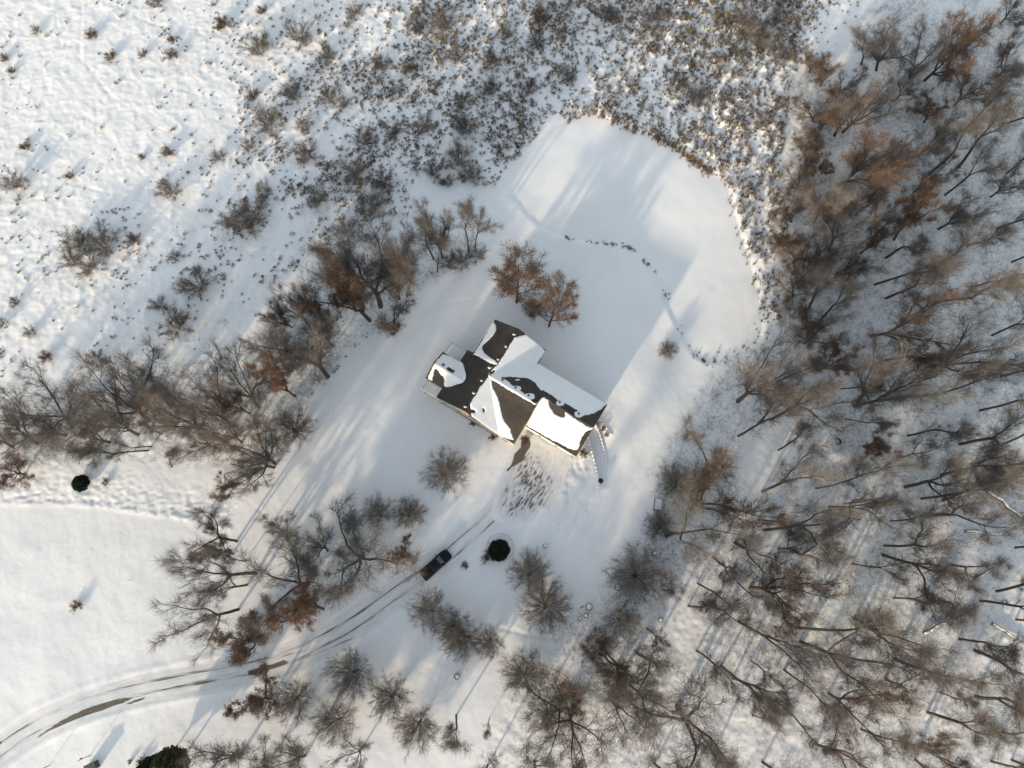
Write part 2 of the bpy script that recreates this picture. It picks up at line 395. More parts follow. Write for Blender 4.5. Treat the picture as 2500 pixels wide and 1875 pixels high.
trail([z5(p) for p in [(960, 810), (1120, 745), (1300, 705), (1480, 690), (1560, 640)]], .6, .28, -.13)
trail([z5(p) for p in [(1000, 640), (1120, 590), (1280, 560), (1420, 500), (1500, 400)]], .6, .3, -.12)
trail([(1195, 455), (1230, 462), (1262, 485), (1290, 520)], .4, .35, -.12)
trail([zb(p) for p in [(700, 670), (800, 720), (930, 780), (1100, 840), (1300, 880)]], .5, .3, -.16)
trail([zb(p) for p in [(1300, 880), (1420, 890), (1700, 880), (2000, 930)]], .6, .28, -.12)
trail([zl(p) for p in [(1380, 1480), (1480, 1530), (1560, 1590)]], .6, .28, -.1)
trail([zb(p) for p in [(1600, 220), (1480, 330), (1330, 480)]], .6, .4, -.07)
trail([(1330, 520), (1310, 560), (1180, 600)], .7, .28, -.08)
# trampled snow between the forecourt and the retaining wall
tr = gpts([z6(p) for p in [(1060, 380), (1180, 420), (1250, 620), (1240, 800), (1100, 980), (940, 1200), (760, 1240), (860, 1050), (930, 850), (900, 600)]])
qx, qy = scatter(420, tr[:, 0].min(), tr[:, 0].max(), tr[:, 1].min(), tr[:, 1].max())
for x, y in zip(qx, qy):
    if inside(tr, x, y): splat(x, y, rng.uniform(.18, .42), rng.uniform(-.12, .06), rng.uniform(1, 1.8), rng.uniform(0, 3.1))
for k_ in range(7):                                   # wandering animal tracks over the lawn
    x, y = [(-22, 18), (-30, 8), (14, 38), (22, 14), (-40, -4), (8, 6), (30, 30)][k_]; d_ = rng.uniform(0, 6.28)
    for i in range(60):
        d_ += rng.normal(0, .12); x += .55 * math.cos(d_); y += .55 * math.sin(d_)
        splat(x + rng.normal(0, .06), y + rng.normal(0, .06), .16, -.05, 1.3, d_)
# a berm around the culvert mouth in the woods
cu = un(2045, 1078)
for t in np.linspace(-.4, 3.9, 26): splat(cu[0] + 1.9 * math.cos(t + 1.6) , cu[1] + 2.6 * math.sin(t + 1.6), .8, .26)
splat(cu[0] + .9, cu[1], 1.1, -.55)

def gz(x, y):
    x = float(x); y = float(y)
    i = int(np.clip(np.searchsorted(GX, x) - 1, 0, len(GX) - 2)); j = int(np.clip(np.searchsorted(GY, y) - 1, 0, len(GY) - 2))
    a = (x - GX[i]) / (GX[i + 1] - GX[i]); b = (y - GY[j]) / (GY[j + 1] - GY[j])
    return float((ZZ[j, i] * (1 - a) + ZZ[j, i + 1] * a) * (1 - b) + (ZZ[j + 1, i] * (1 - a) + ZZ[j + 1, i + 1] * a) * b)
def gzv(x, y):
    i = np.clip(np.searchsorted(GX, x) - 1, 0, len(GX) - 2); j = np.clip(np.searchsorted(GY, y) - 1, 0, len(GY) - 2)
    a = (x - GX[i]) / (GX[i + 1] - GX[i]); b = (y - GY[j]) / (GY[j + 1] - GY[j])
    return (ZZ[j, i] * (1 - a) + ZZ[j, i + 1] * a) * (1 - b) + (ZZ[j + 1, i] * (1 - a) + ZZ[j + 1, i + 1] * a) * b

ny, nx = XX.shape
idx = np.arange(ny * nx).reshape(ny, nx)
F = np.stack([idx[:-1, :-1], idx[:-1, 1:], idx[1:, 1:], idx[1:, :-1]], -1).reshape(-1, 4)
gm = mesh_np('snow_ground', np.stack([XX, YY, ZZ], -1).reshape(-1, 3), F, M['ground'], True)
LIT = .36 * inmask(WOODS, XX, YY, 4) * (.55 + .9 * fbm(XX * .09, YY * .09, 95, 3)) + .40 * inmask(HEDGE, XX, YY, 1.6) * (.6 + .8 * fbm(XX * .15, YY * .15, 96, 2))
LIT += inmask(MEADOW, XX, YY, 3) * smooth(.2, -1.0, sdist(POND, XX, YY)) * .26 * smooth(.25, 1.3, density(XX, YY)) * (.5 + fbm(XX * .13, YY * .13, 97, 3))
la = gm.attributes.new('litter', 'FLOAT', 'POINT'); la.data.foreach_set('value', LIT.ravel().astype(np.float32))
g = link('snow_ground', gm)
tag(g, 'snow covered ground of meadow, lawn and woods', 'ground', kind='structure')

# the frozen pond: a sheet just above the pond bed
def sheet(name, poly, step, lift, m, kind_label, cat, barefn=None, level=None):
    x0, y0 = poly.min(0) - step; x1, y1 = poly.max(0) + step
    X, Y = np.meshgrid(np.arange(x0, x1, step), np.arange(y0, y1, step))
    ins = inside(poly, X, Y)
    Z = gzv(X.ravel(), Y.ravel()).reshape(X.shape) + lift if level is None else level(X, Y)
    k = ins[:-1, :-1] & ins[:-1, 1:] & ins[1:, 1:] & ins[1:, :-1]
    id_ = np.arange(X.size).reshape(X.shape)
    Fq = np.stack([id_[:-1, :-1], id_[:-1, 1:], id_[1:, 1:], id_[1:, :-1]], -1)[k]
    us = np.unique(Fq); mp = np.full(X.size, -1); mp[us] = np.arange(len(us))
    V = np.stack([X, Y, Z], -1).reshape(-1, 3)[us]
    me = mesh_np(name, V, mp[Fq], m, True)
    if barefn is not None:
        at = me.attributes.new('bare', 'FLOAT', 'POINT'); at.data.foreach_set('value', barefn(V[:, 0], V[:, 1]).astype(np.float32))
    o = link(name, me); tag(o, kind_label, cat, kind='structure'); return o
pz = float(np.median(gzv(POND[:, 0] * .8 + POND[:, 0].mean() * .2, POND[:, 1] * .8 + POND[:, 1].mean() * .2)))
sheet('frozen_pond', POND, .5, .02, M['snow'], 'frozen pond under smooth snow, behind the house', 'pond')

# driveway strip
def strip(name, C, half, lift, m):
    C = dense(C, .25); n = len(C); T = np.gradient(C, axis=0); T /= np.hypot(T[:, 0], T[:, 1])[:, None]
    K = 33; V = []; UV = []; s = 0; W_ = np.linspace(-1, 1, K)
    S = np.concatenate([[0], np.cumsum(np.hypot(*np.diff(C, axis=0).T))])
    N_ = np.stack([-T[:, 1], T[:, 0]], 1)
    P = C[:, None, :] + N_[:, None, :] * (W_ * half)[None, :, None]
    P = P.reshape(-1, 2)
    Z = gzv(P[:, 0], P[:, 1]) + lift
    U = np.stack([np.repeat(S, K), np.tile(W_ * half, n)], 1)
    id_ = np.arange(n * K).reshape(n, K)
    F_ = np.stack([id_[:-1, :-1], id_[1:, :-1], id_[1:, 1:], id_[:-1, 1:]], -1).reshape(-1, 4)[:, ::-1]
    me = mesh_np(name, np.column_stack([P, Z]), F_, m, True)
    uv = me.uv_layers.new(name='UVMap'); li = np.empty(len(me.loops), np.int32); me.loops.foreach_get('vertex_index', li)
    uv.data.foreach_set('uv', U[li].astype(np.float32).ravel())
    w_ = np.abs(U[:, 1])
    b = .27 * np.exp(-((w_ - .85) / .26) ** 2) + .15
    b *= .6 + .8 * fbm(U[:, 0] * .09, U[:, 1] * .6, 41, 3)
    for poly in ([(215, 1478), (300, 1420), (370, 1375), (470, 1325), (560, 1285), (680, 1250), (740, 1238), (810, 1236), (740, 1268), (640, 1302), (560, 1330), (470, 1362), (370, 1402), (290, 1440), (235, 1474)],
                 [(745, 1280), (820, 1248), (880, 1230), (860, 1248), (790, 1274)], [(1488, 1075), (1560, 1058), (1640, 1036), (1700, 1012), (1728, 1026), (1700, 1044), (1580, 1080), (1496, 1106)],
                 [(-60, 1530), (0, 1498), (20, 1504), (-20, 1540)], [(100, 1614), (160, 1580), (150, 1592), (110, 1618)]):
        q = gpts([zc(p) for p in poly]); b = np.maximum(b, .75 * smooth(-.12, .12, sdist(q, P[:, 0], P[:, 1])))
    # darker wheel lines where the drive climbs to the yard
    for pl in ([zc((1600, 1010)), zc((1900, 940)), zc((2212, 800)), (960, 1437), (1020, 1400), (1100, 1338), (1170, 1278)], [zc((1720, 1040)), zc((1950, 950)), zc((2212, 840)), (960, 1458), (1040, 1400), (1120, 1340), (1195, 1280)], [zc((870, 1215)), zc((1250, 1125)), zc((1480, 1075))]):
        q = gpts(pl); b = np.maximum(b, (.40 * np.exp(-(pdist(q, P[:, 0], P[:, 1], False) / .20) ** 2)) * (.35 + 1.15 * fbm(P[:, 0] * .25, P[:, 1] * .25, 47, 3)))
    b *= smooth(half, half - .7, w_)
    at = me.attributes.new('bare', 'FLOAT', 'POINT'); at.data.foreach_set('value', b.astype(np.float32))
    o = link(name, me); tag(o, 'snowy asphalt driveway with bare brown wheel track', 'driveway', kind='structure'); return o
strip('driveway', DRIVE_C, 2.6, .012, M['drive'])
def court_bare(x, y):
    e = sdist(COURT, x, y)
    mot = gpts([z6(p) for p in [(300, 560), (420, 450), (560, 330), (660, 360), (740, 520), (800, 640), (740, 880), (600, 960), (400, 980), (230, 880), (250, 700)]])
    b = .16 + .235 * smooth(-2.2, 1.4, sdist(mot, x, y)) * (.30 + 1.2 * fbm(x * .5, y * .5, 51, 3))
    q = gpts([z6(p) for p in [(495, 140), (545, 190), (585, 235), (575, 290), (535, 350), (510, 420), (450, 455), (400, 485), (360, 525), (345, 512), (395, 470), (412, 420), (430, 350), (490, 290), (495, 225), (480, 175)]])
    b = b * smooth(0, 1.6, e) + .12 * (fbm(x * .22, y * .22, 53, 2) - .5)
    return np.maximum(b, .8 * smooth(-.15, .1, sdist(q, x, y)) * smooth(0, .3, e))
sheet('forecourt', COURT, .14, .02, M['court'], 'forecourt of slushy asphalt in front of the garage', 'forecourt', court_bare)

# ------------------------------------------------------------------ grass tussocks, reeds, undergrowth
def blades(cx, cy, size, n, width, hmul=1.0, spread=1.0, tipped=True):
    """n blades per clump, all in one mesh: triangles rising and leaning outwards"""
    k = len(cx); cx = np.repeat(cx, n); cy = np.repeat(cy, n); s = np.repeat(size, n); N_ = k * n
    a = rng.uniform(0, 2 * np.pi, N_); r = rng.uniform(0, .38, N_) ** .7 * s * .55 * spread
    bx = cx + r * np.cos(a); by = cy + r * np.sin(a)
    L = rng.uniform(.45, 1.0, N_) * s * .8; le = rng.uniform(.25, 1.0, N_) * spread
    a2 = a + rng.normal(0, .5, N_)
    ex = bx + np.cos(a2) * L * le * .8; ey = by + np.sin(a2) * L * le * .8; hz = L * np.sqrt(np.clip(1 - (.75 * le / max(spread, 1)) ** 2, .08, 1)) * hmul
    z0 = gzv(bx, by) - .03
    w_ = width * rng.uniform(.6, 1.4, N_)
    px_, py_ = -np.sin(a2) * w_, np.cos(a2) * w_
    A = np.stack([bx - px_, by - py_, z0], -1); B = np.stack([bx + px_, by + py_, z0], -1)
    Cc = np.stack([ex + px_ * .5, ey + py_ * .5, z0 + hz], -1); D = np.stack([ex - px_ * .5, ey - py_ * .5, z0 + hz], -1)
    V = np.stack([A, B, Cc, D], 1).reshape(-1, 3)
    return V, np.arange(len(V)).reshape(-1, 4)
V, Fq = blades(tx, ty - .05, tsz, 20, .042, .75, 1.15)
tag(link('dry_grass', mesh_np('dry_grass', V, Fq, M['grass'])), 'brown tussocks of dry grass poking through the meadow snow', 'grass', kind='stuff')

def along(px, per_m, w_, off=0.0):
    p = chaikin(gpts(px), False, 2); d = dense(p, .1); n = int(len(d) * .1 * per_m)
    i = rng.integers(0, len(d), n); return d[i, 0] + rng.normal(0, w_, n), d[i, 1] + rng.normal(0, w_, n) + off
rx, ry = along([(1385, 288), (1440, 268), (1480, 280), (1540, 312), (1600, 328), (1650, 348), (1700, 398), (1770, 428), (1788, 455)], 6, .45, .2)
r2x, r2y = along([(1600, 328), (1650, 348), (1700, 398), (1745, 418)], 8, .5, .1)
r3x, r3y = along([(1790, 470), (1810, 540), (1835, 620), (1850, 680), (1862, 740)], 2.0, .7, .2)
rx = np.concatenate([rx, r2x, r3x]); ry = np.concatenate([ry, r2y, r3y])
V, Fq = blades(rx, ry, rng.uniform(.3, 1.1, len(rx)), 14, .032, 1.2, .9)
tag(link('reeds', mesh_np('reeds', V, Fq, M['reed'])), 'tan reeds along the far bank of the frozen pond', 'reeds', kind='stuff')

bits = []
for px, pm, w_ in (([(1385, 574), (1430, 583), (1500, 590), (1545, 600), (1562, 622), (1600, 655), (1618, 690)], 2.3, .20), ([(1862, 760), (1868, 810), (1830, 850), (1780, 872), (1730, 880), (1700, 868)], 2.2, .6),
                 ([(1618, 690), (1640, 745), (1662, 795), (1690, 850), (1730, 880)], .8, .3), ([(690, 860), (780, 900), (840, 790), (900, 790)], .6, 1.0), ([(760, 960), (820, 900), (900, 800)], 1.2, .35)):
    bits.append(along(px, pm, w_))
x = np.concatenate([b[0] for b in bits]); y = np.concatenate([b[1] for b in bits])
V, Fq = blades(x, y, rng.uniform(.15, .75, len(x)), 14, .035, 1.0, 1.0)
tag(link('bank_weeds', mesh_np('bank_weeds', V, Fq, M['brush'])), 'dark dead weeds dotted along the near bank of the pond', 'weeds', kind='stuff')

sx_, sy_ = scatter(14000, -112, 70, 22, 125)
k = inside(MEADOW, sx_, sy_) & ~inside(POND, sx_, sy_) & (rng.uniform(0, 1, len(sx_)) < .9 * density(sx_, sy_) * smooth(.46, .66, fbm(sx_ * .09, sy_ * .10, 35, 3)))
V, Fq = blades(sx_[k], sy_[k], rng.uniform(.6, 1.8, int(k.sum())), 12, .011, 1.5, 1.0)
tag(link('scrub', mesh_np('scrub', V, Fq, M['scrub'])), 'thin grey scrub tangled over the middle of the meadow', 'scrub', kind='stuff')
ux, uy = scatter(19000, 5, 112, -36, 118)
k = inside(WOODS, ux, uy) & (fbm(ux * .12, uy * .12, 61, 3) > rng.uniform(.28, .62, len(ux)))
h1x, h1y = scatter(9000, -108, 0, 10, 70); k2 = inside(HEDGE, h1x, h1y) & (fbm(h1x * .15, h1y * .15, 62, 3) > rng.uniform(.2, .6, len(h1x)))
ux = np.concatenate([ux[k], h1x[k2]]); uy = np.concatenate([uy[k], h1y[k2]])
V, Fq = blades(ux, uy, rng.uniform(.4, 1.7, len(ux)), 9, .014, 1.0, 1.6)
tag(link('undergrowth', mesh_np('undergrowth', V, Fq, M['brush'])), 'thin dead undergrowth in the snow beneath the trees', 'undergrowth', kind='stuff')

# ------------------------------------------------------------------ trees
def tubes(segs, n):
    """segs: rows of (ax,ay,az,bx,by,bz,ra,rb) -> open n-sided tubes"""
    S = np.asarray(segs, float); a = S[:, 0:3]; b = S[:, 3:6]; d = b - a
    L = np.linalg.norm(d, axis=1, keepdims=True) + 1e-9; d = d / L
    ref = np.where(np.abs(d[:, 2:3]) < .9, np.array([[0, 0, 1.]]), np.array([[1., 0, 0]]))
    u = np.cross(d, ref); u /= np.linalg.norm(u, axis=1, keepdims=True); w_ = np.cross(d, u)
    t = 2 * np.pi * np.arange(n) / n; c = np.cos(t)[None, :, None]; s_ = np.sin(t)[None, :, None]
    ring = c * u[:, None, :] + s_ * w_[:, None, :]
    A = a[:, None, :] + ring * S[:, 6][:, None, None]; B = (b + d * L * .02)[:, None, :] + ring * S[:, 7][:, None, None]
    V = np.concatenate([A, B], 1).reshape(-1, 3); k = len(S); base = (np.arange(k) * 2 * n)[:, None, None]
    i = np.arange(n); q = np.stack([i, (i + 1) % n, n + (i + 1) % n, n + i], 1)[None]
    return V, (base + q).reshape(-1, 4)

class Grower:
    def __init__(s, seed): s.r = random.Random(seed); s.seg = [[], [], [], [], [], []]; s.tips = []
    def limb(s, p, d, L, r0, r1, lvl, wander, trop, k):
        pts = [p]; d = np.array(d, float)
        for i in range(k):
            d = d + np.array([s.r.gauss(0, wander), s.r.gauss(0, wander), s.r.gauss(0, wander) + trop]); d /= np.linalg.norm(d)
            q = pts[-1] + d * L / k
            ra = r0 + (r1 - r0) * i / k; rb = r0 + (r1 - r0) * (i + 1) / k
            s.seg[lvl].append((*pts[-1], *q, ra, rb)); pts.append(q)
        return pts, d
    def side(s, d, ang):
        """a direction at angle ang from d"""
        d = d / np.linalg.norm(d); a = s.r.uniform(0, 2 * math.pi)
        u = np.cross(d, (0, 0, 1) if abs(d[2]) < .9 else (1, 0, 0)); u /= np.linalg.norm(u); v = np.cross(d, u)
        return d * math.cos(ang) + (u * math.cos(a) + v * math.sin(a)) * math.sin(ang)
    def at(s, pts, t):
        f = t * (len(pts) - 1); i = min(int(f), len(pts) - 2); f -= i
        return pts[i] * (1 - f) + pts[i + 1] * f, (pts[i + 1] - pts[i]) / (np.linalg.norm(pts[i + 1] - pts[i]) + 1e-9)
    def branch(s, pts, lvl, n, L, r, ang, wander, trop, counts, t0=.25, out=None):
        for j in range(n):
            t = t0 + (1 - t0) * (j + s.r.random()) / n
            p, d = s.at(pts, min(t, .99))
            dd = s.side(d, ang * s.r.uniform(.6, 1.25))
            if out is not None:
                o = p - out; o = o / (np.linalg.norm(o) + 1e-6); dd = dd + o * .45; dd /= np.linalg.norm(dd)
            l = L * s.r.uniform(.6, 1.15) * (1.1 - .45 * t)
            q, _ = s.limb(p, dd, l, r, r * .45, lvl, wander, trop, 3 if lvl < 3 else 2)
            if lvl >= 3: s.tips.append((q[-1], q[len(q) // 2]))
            if lvl < 5 and counts:
                s.branch(q, lvl + 1, counts[0], l * .55, r * .52, .75, wander * 1.2, trop * .5, counts[1:], .2, out)

def grow(kind, seed):
    g_ = Grower(seed); r = g_.r; up = np.array([0, 0, 1.0]); P0 = np.array([0, 0, -.3])
    if kind == 'slim':      # tall woodland tree: clear stem, open crown high up; h 10, radius 2.4
        pts, d = g_.limb(P0, up + np.array([r.gauss(0, .05), r.gauss(0, .05), 0]), 5.2, .165, .125, 0, .04, .02, 8)
        forks = r.choice([1, 2, 2, 3])
        for i in range(forks):
            dd = g_.side(d, .12 + .38 * (forks > 1) * r.uniform(.6, 1.1))
            q, _ = g_.limb(pts[-1], dd, 4.6, .115 / forks ** .4, .022, 1, .10, .05, 8)
            g_.branch(q, 2, 12 // forks + 3, 2.2, .03, .7, .10, .07, [6, 4], .05)
        g_.branch(pts, 2, 3, 1.5, .025, 1.0, .12, .05, [4, 3], .6)
    elif kind == 'fork':    # big spreading hedgerow tree; h 10, radius 3.9
        pts, d = g_.limb(P0, up + np.array([r.gauss(0, .06), r.gauss(0, .06), 0]), 2.4, .25, .20, 0, .05, .02, 4)
        n = r.choice([4, 5, 6]); a0 = r.uniform(0, 6.28)
        for i in range(n):
            a = a0 + 2 * math.pi * i / n + r.gauss(0, .25); k = r.uniform(.2, .8)
            dd = np.array([math.cos(a) * k, math.sin(a) * k, .85])
            q, e = g_.limb(pts[-1] if r.random() < .7 else pts[-2], dd, r.uniform(6.2, 7.8), .13, .02, 1, .13, .035, 9)
            g_.branch(q, 2, 10, 2.5, .034, .75, .12, .05, [6, 4], .12)
    elif kind == 'open':    # taller woodland tree with a long clear stem and few limbs; h 10, radius 3.3
        pts, d = g_.limb(P0, up + np.array([r.gauss(0, .05), r.gauss(0, .05), 0]), 3.8, .21, .17, 0, .05, .02, 5)
        n = r.choice([2, 3, 3, 4]); a0 = r.uniform(0, 6.28)
        for i in range(n):
            a = a0 + 2 * math.pi * i / n + r.gauss(0, .3); k = r.uniform(.15, .7)
            q, e = g_.limb(pts[-1], np.array([math.cos(a) * k, math.sin(a) * k, .85]), r.uniform(5.6, 7.2), .125, .02, 1, .14, .03, 10)
            g_.branch(q, 2, 8, 2.4, .028, .8, .13, .05, [5, 3], .18)
    elif kind == 'oak':     # dense crown from near the ground with a tall leader; h 11, radius 4
        pts, d = g_.limb(P0, up, 9.5, .20, .03, 0, .03, .02, 9)
        for i in range(20):
            t = .10 + .82 * i / 20; p, _ = g_.at(pts, t); a = i * 2.4 + r.gauss(0, .3); L_ = 4.6 * (1 - .62 * t) * r.uniform(.8, 1.25)
            q, e = g_.limb(p, np.array([math.cos(a), math.sin(a), .25 + .75 * t]), L_, .07 * (1.15 - t), .015, 1, .09, .03, 6)
            g_.branch(q, 2, 7, 1.7, .024, .7, .12, .04, [5, 3], .15)
    elif kind == 'round':   # small ornamental tree: fans from a short stem; h 7, radius 3.4
        pts, d = g_.limb(P0, up, 1.9, .14, .11, 0, .03, .0, 3)
        n = r.randint(36, 42); a0 = r.uniform(0, 6.28)
        for i in range(n):
            a = a0 + 2.4 * i + r.gauss(0, .15); k = .08 + 1.5 * (i / n) ** .8
            dd = np.array([math.cos(a) * k, math.sin(a) * k, .8]); p, _ = g_.at(pts, .35 + .64 * (1 - i / n))
            q, e = g_.limb(p, dd, (4.5 - .6 * k) * r.uniform(.8, 1.08), .03, .009, 1, .05, .02, 6)
            g_.branch(q, 2, 9, 1.5, .011, .62, .08, .03, [5], .10)
    elif kind == 'shrub':   # many stems from the ground; h 2.2, radius 1.3
        n = r.randint(15, 20)
        for i in range(n):
            a = r.uniform(0, 6.28); k = r.uniform(.1, .95); b = np.array([math.cos(a), math.sin(a), 0])
            q, e = g_.limb(b * r.uniform(0, .35) + np.array([0, 0, -.1]), b * k + up * .9, r.uniform(1.5, 2.3), .022, .009, 0, .07, .01, 4)
            g_.branch(q, 3, 7, .75, .011, .5, .1, .03, [3], .2)
    return g_
def fuzz(g_, n, L, r0, seed, lv=(3, 4, 5), upw=.25, spread=.5):
    r = np.random.default_rng(seed * 7 + 1); S = np.array([q for l in lv for q in g_.seg[l]])
    i = r.integers(0, len(S), n); S = S[i]; d = S[:, 3:6] - S[:, 0:3]; d /= np.linalg.norm(d, axis=1, keepdims=True) + 1e-9
    p = S[:, 0:3] + (S[:, 3:6] - S[:, 0:3]) * r.uniform(0, 1, (n, 1))
    dd = d * .8 + r.normal(0, spread, (n, 3)) + np.array([0, 0, upw]); dd /= np.linalg.norm(dd, axis=1, keepdims=True)
    l = L * r.uniform(.45, 1.2, (n, 1)); m = p + dd * l * .5; d2 = dd + r.normal(0, .22, (n, 3)); q = m + d2 * l * .5
    R_ = np.full((n, 1), r0)
    return np.concatenate([np.concatenate([p, m, R_, R_ * .75], 1), np.concatenate([m, q, R_ * .75, R_ * .4], 1)])
FUZZ = {'slim': (2500, 1.0, .0066), 'open': (3300, 1.15, .0066), 'fork': (5400, 1.05, .0076), 'oak': (6500, .85, .0085), 'round': (7500, .8, .0062), 'shrub': (1900, .5, .0068)}
def tree_meshes(kind, seed, leafy, bark, twig, leaf=None, nleaf=0):
    g_ = grow(kind, seed); nm = {'shrub': ('stems', 'twigs')}.get(kind, ('trunk', 'crown'))
    T = [s_ for l in (g_.seg[:2] if kind != 'shrub' else g_.seg[:1]) for s_ in l]
    C_ = [s_ for l in (g_.seg[2:] if kind != 'shrub' else g_.seg[1:]) for s_ in l]
    V, F_ = tubes(T, 6 if kind != 'shrub' else 3); out = [(nm[0], mesh_np(nm[0], V, F_, M[bark], True))]
    fz = FUZZ[kind]; C_ = np.concatenate([np.array(C_), fuzz(g_, fz[0], fz[1], fz[2], seed, (2, 2, 3, 4, 5) if kind != 'shrub' else (0, 3, 4), .12 if kind == 'round' else .25, .27 if kind == 'round' else .5)])
    V, F_ = tubes(C_, 3); out.append((nm[1], mesh_np(nm[1], V, F_, M[twig])))
    if leafy:
        r = np.random.default_rng(seed + 99); tp = np.array([t[r.integers(0, 2)] for t in g_.tips])
        # leaves hang on in patches
        n3 = fbm(tp[:, 0] * .55 + seed, tp[:, 1] * .55 + tp[:, 2] * .4, 5, 2); w_ = smooth(.46 if leafy < 1 else .30, .62 if leafy < 1 else .5, n3)
        if kind == 'oak': w_ = w_ * (.25 + .75 * smooth(7.5, 3.0, tp[:, 2]))
        if leafy > 1: w_ = w_ * 0 + 1
        tp = tp[r.uniform(0, 1, len(tp)) < w_]
        k = r.integers(0, len(tp), nleaf); c = tp[k] + r.normal(0, .16, (nleaf, 3)); sz = r.uniform(.05, .12, nleaf)[:, None]
        u = r.normal(0, 1, (nleaf, 3)); u /= np.linalg.norm(u, axis=1, keepdims=True); v = np.cross(u, r.normal(0, 1, (nleaf, 3))); v /= np.linalg.norm(v, axis=1, keepdims=True)
        V = np.stack([c - u * sz, c + v * sz * .6, c + u * sz, c - v * sz * .6], 1).reshape(-1, 3)
        out.append(('leaves', mesh_np('leaves', V, np.arange(len(V)).reshape(-1, 4), M[leaf])))
    return out
PROTO = {}
def protos(key, kind, seeds, *a): PROTO[key] = [tree_meshes(kind, s_, *a) for s_ in seeds]
protos('s', 'slim', (1, 2, 3, 4, 5, 6), 0, 'bark', 'twig')
protos('g', 'open', (71, 72, 73, 74, 75, 76), 0, 'bark', 'twig')
protos('f', 'fork', (11, 12, 13, 14, 15), 0, 'bark', 'twig')
protos('F', 'fork', (21, 22, 23), .5, 'bark', 'twig_brown', 'dull_leaf', 1500)
protos('R', 'fork', (31, 32, 33), 1, 'bark', 'twig_brown', 'rust', 6000)
protos('L', 'fork', (81, 82), 2, 'bark', 'twig_brown', 'brown_leaf', 9000)
protos('k', 'oak', (61, 62), .9, 'bark', 'twig_brown', 'rust', 3600)
protos('o', 'round', (41, 42, 43, 44), 0, 'bark', 'twig')
protos('b', 'shrub', (51, 52, 53, 54), 0, 'twig', 'twig')
protos('B', 'shrub', (55, 56), .8, 'twig', 'twig_brown', 'dull_leaf', 700)
SIZE = {'L': (10, 3.9), 'g': (10, 3.4), 'k': (10, 4.3), 's': (10, 2.4), 'f': (10, 3.9), 'F': (10, 3.9), 'R': (10, 3.9), 'o': (7, 3.25), 'b': (2.2, 1.25), 'B': (2.2, 1.25)}
NAME = {'L': 'brown_leaved_oak', 'g': 'bare_tree', 'k': 'brown_oak', 's': 'bare_tree', 'f': 'bare_tree', 'F': 'brown_leaved_tree', 'R': 'rust_leaved_tree', 'o': 'yard_tree', 'b': 'shrub', 'B': 'brown_shrub'}
trnd = random.Random(5); cnt = {}
def plant(k, x, y, h, rad, lean=(0, 0), label=None, cat='tree', group=None, name=None):
    H0, R0 = SIZE[k]; sz = h / H0; sx = rad / R0
    sx = min(max(sx, sz * .5), sz * 2.0)
    root = empty(name or NAME[k], (x, y, gz(x, y) - .05)); ps = PROTO[k]; i = cnt.get(k, 0); cnt[k] = i + 1
    rz = trnd.uniform(0, 6.28)
    # lean: tilt about a horizontal axis, then spin kept inside
    from mathutils import Matrix, Vector
    L = math.hypot(*lean); mtx = Matrix.Rotation(rz, 4, 'Z')
    if L > 1e-3: mtx = Matrix.Rotation(min(math.atan2(L, h), R(24)), 4, Vector((-lean[1], lean[0], 0)).normalized()) @ mtx
    root.rotation_euler = mtx.to_euler(); root.scale = (sx, sx, sz)
    for nm, me in ps[i % len(ps)]: link(nm, me, root)
    tag(root, label, cat, group); return root
def from_px(bu, bv, tu, tv, hmax=21, hmin=3.0, frac=.74):
    g0 = un(bu, bv); T = un(tu, tv); k = float(T @ g0) / float(T @ T)
    h = CAM_H * (1 - k) / frac; h = min(max(h, hmin), hmax)
    kk = 1 - h * frac / CAM_H; lean = (T * kk - g0) / frac
    return g0, h, lean
def limit(l, m):
    L = math.hypot(*l); return l if L < m else (l[0] * m / L, l[1] * m / L)
def tree_px(k, bu, bv, tu, tv, Rp, label=None, group=None, hmin=3.0, hmax=21, **kw):
    rad = Rp * .0715; g0, h, lean = from_px(bu, bv, tu, tv, hmax, max(hmin, rad * 1.5))
    return plant(k, g0[0], g0[1], h, rad, limit(lean, h * .33), label, group=group, **kw)

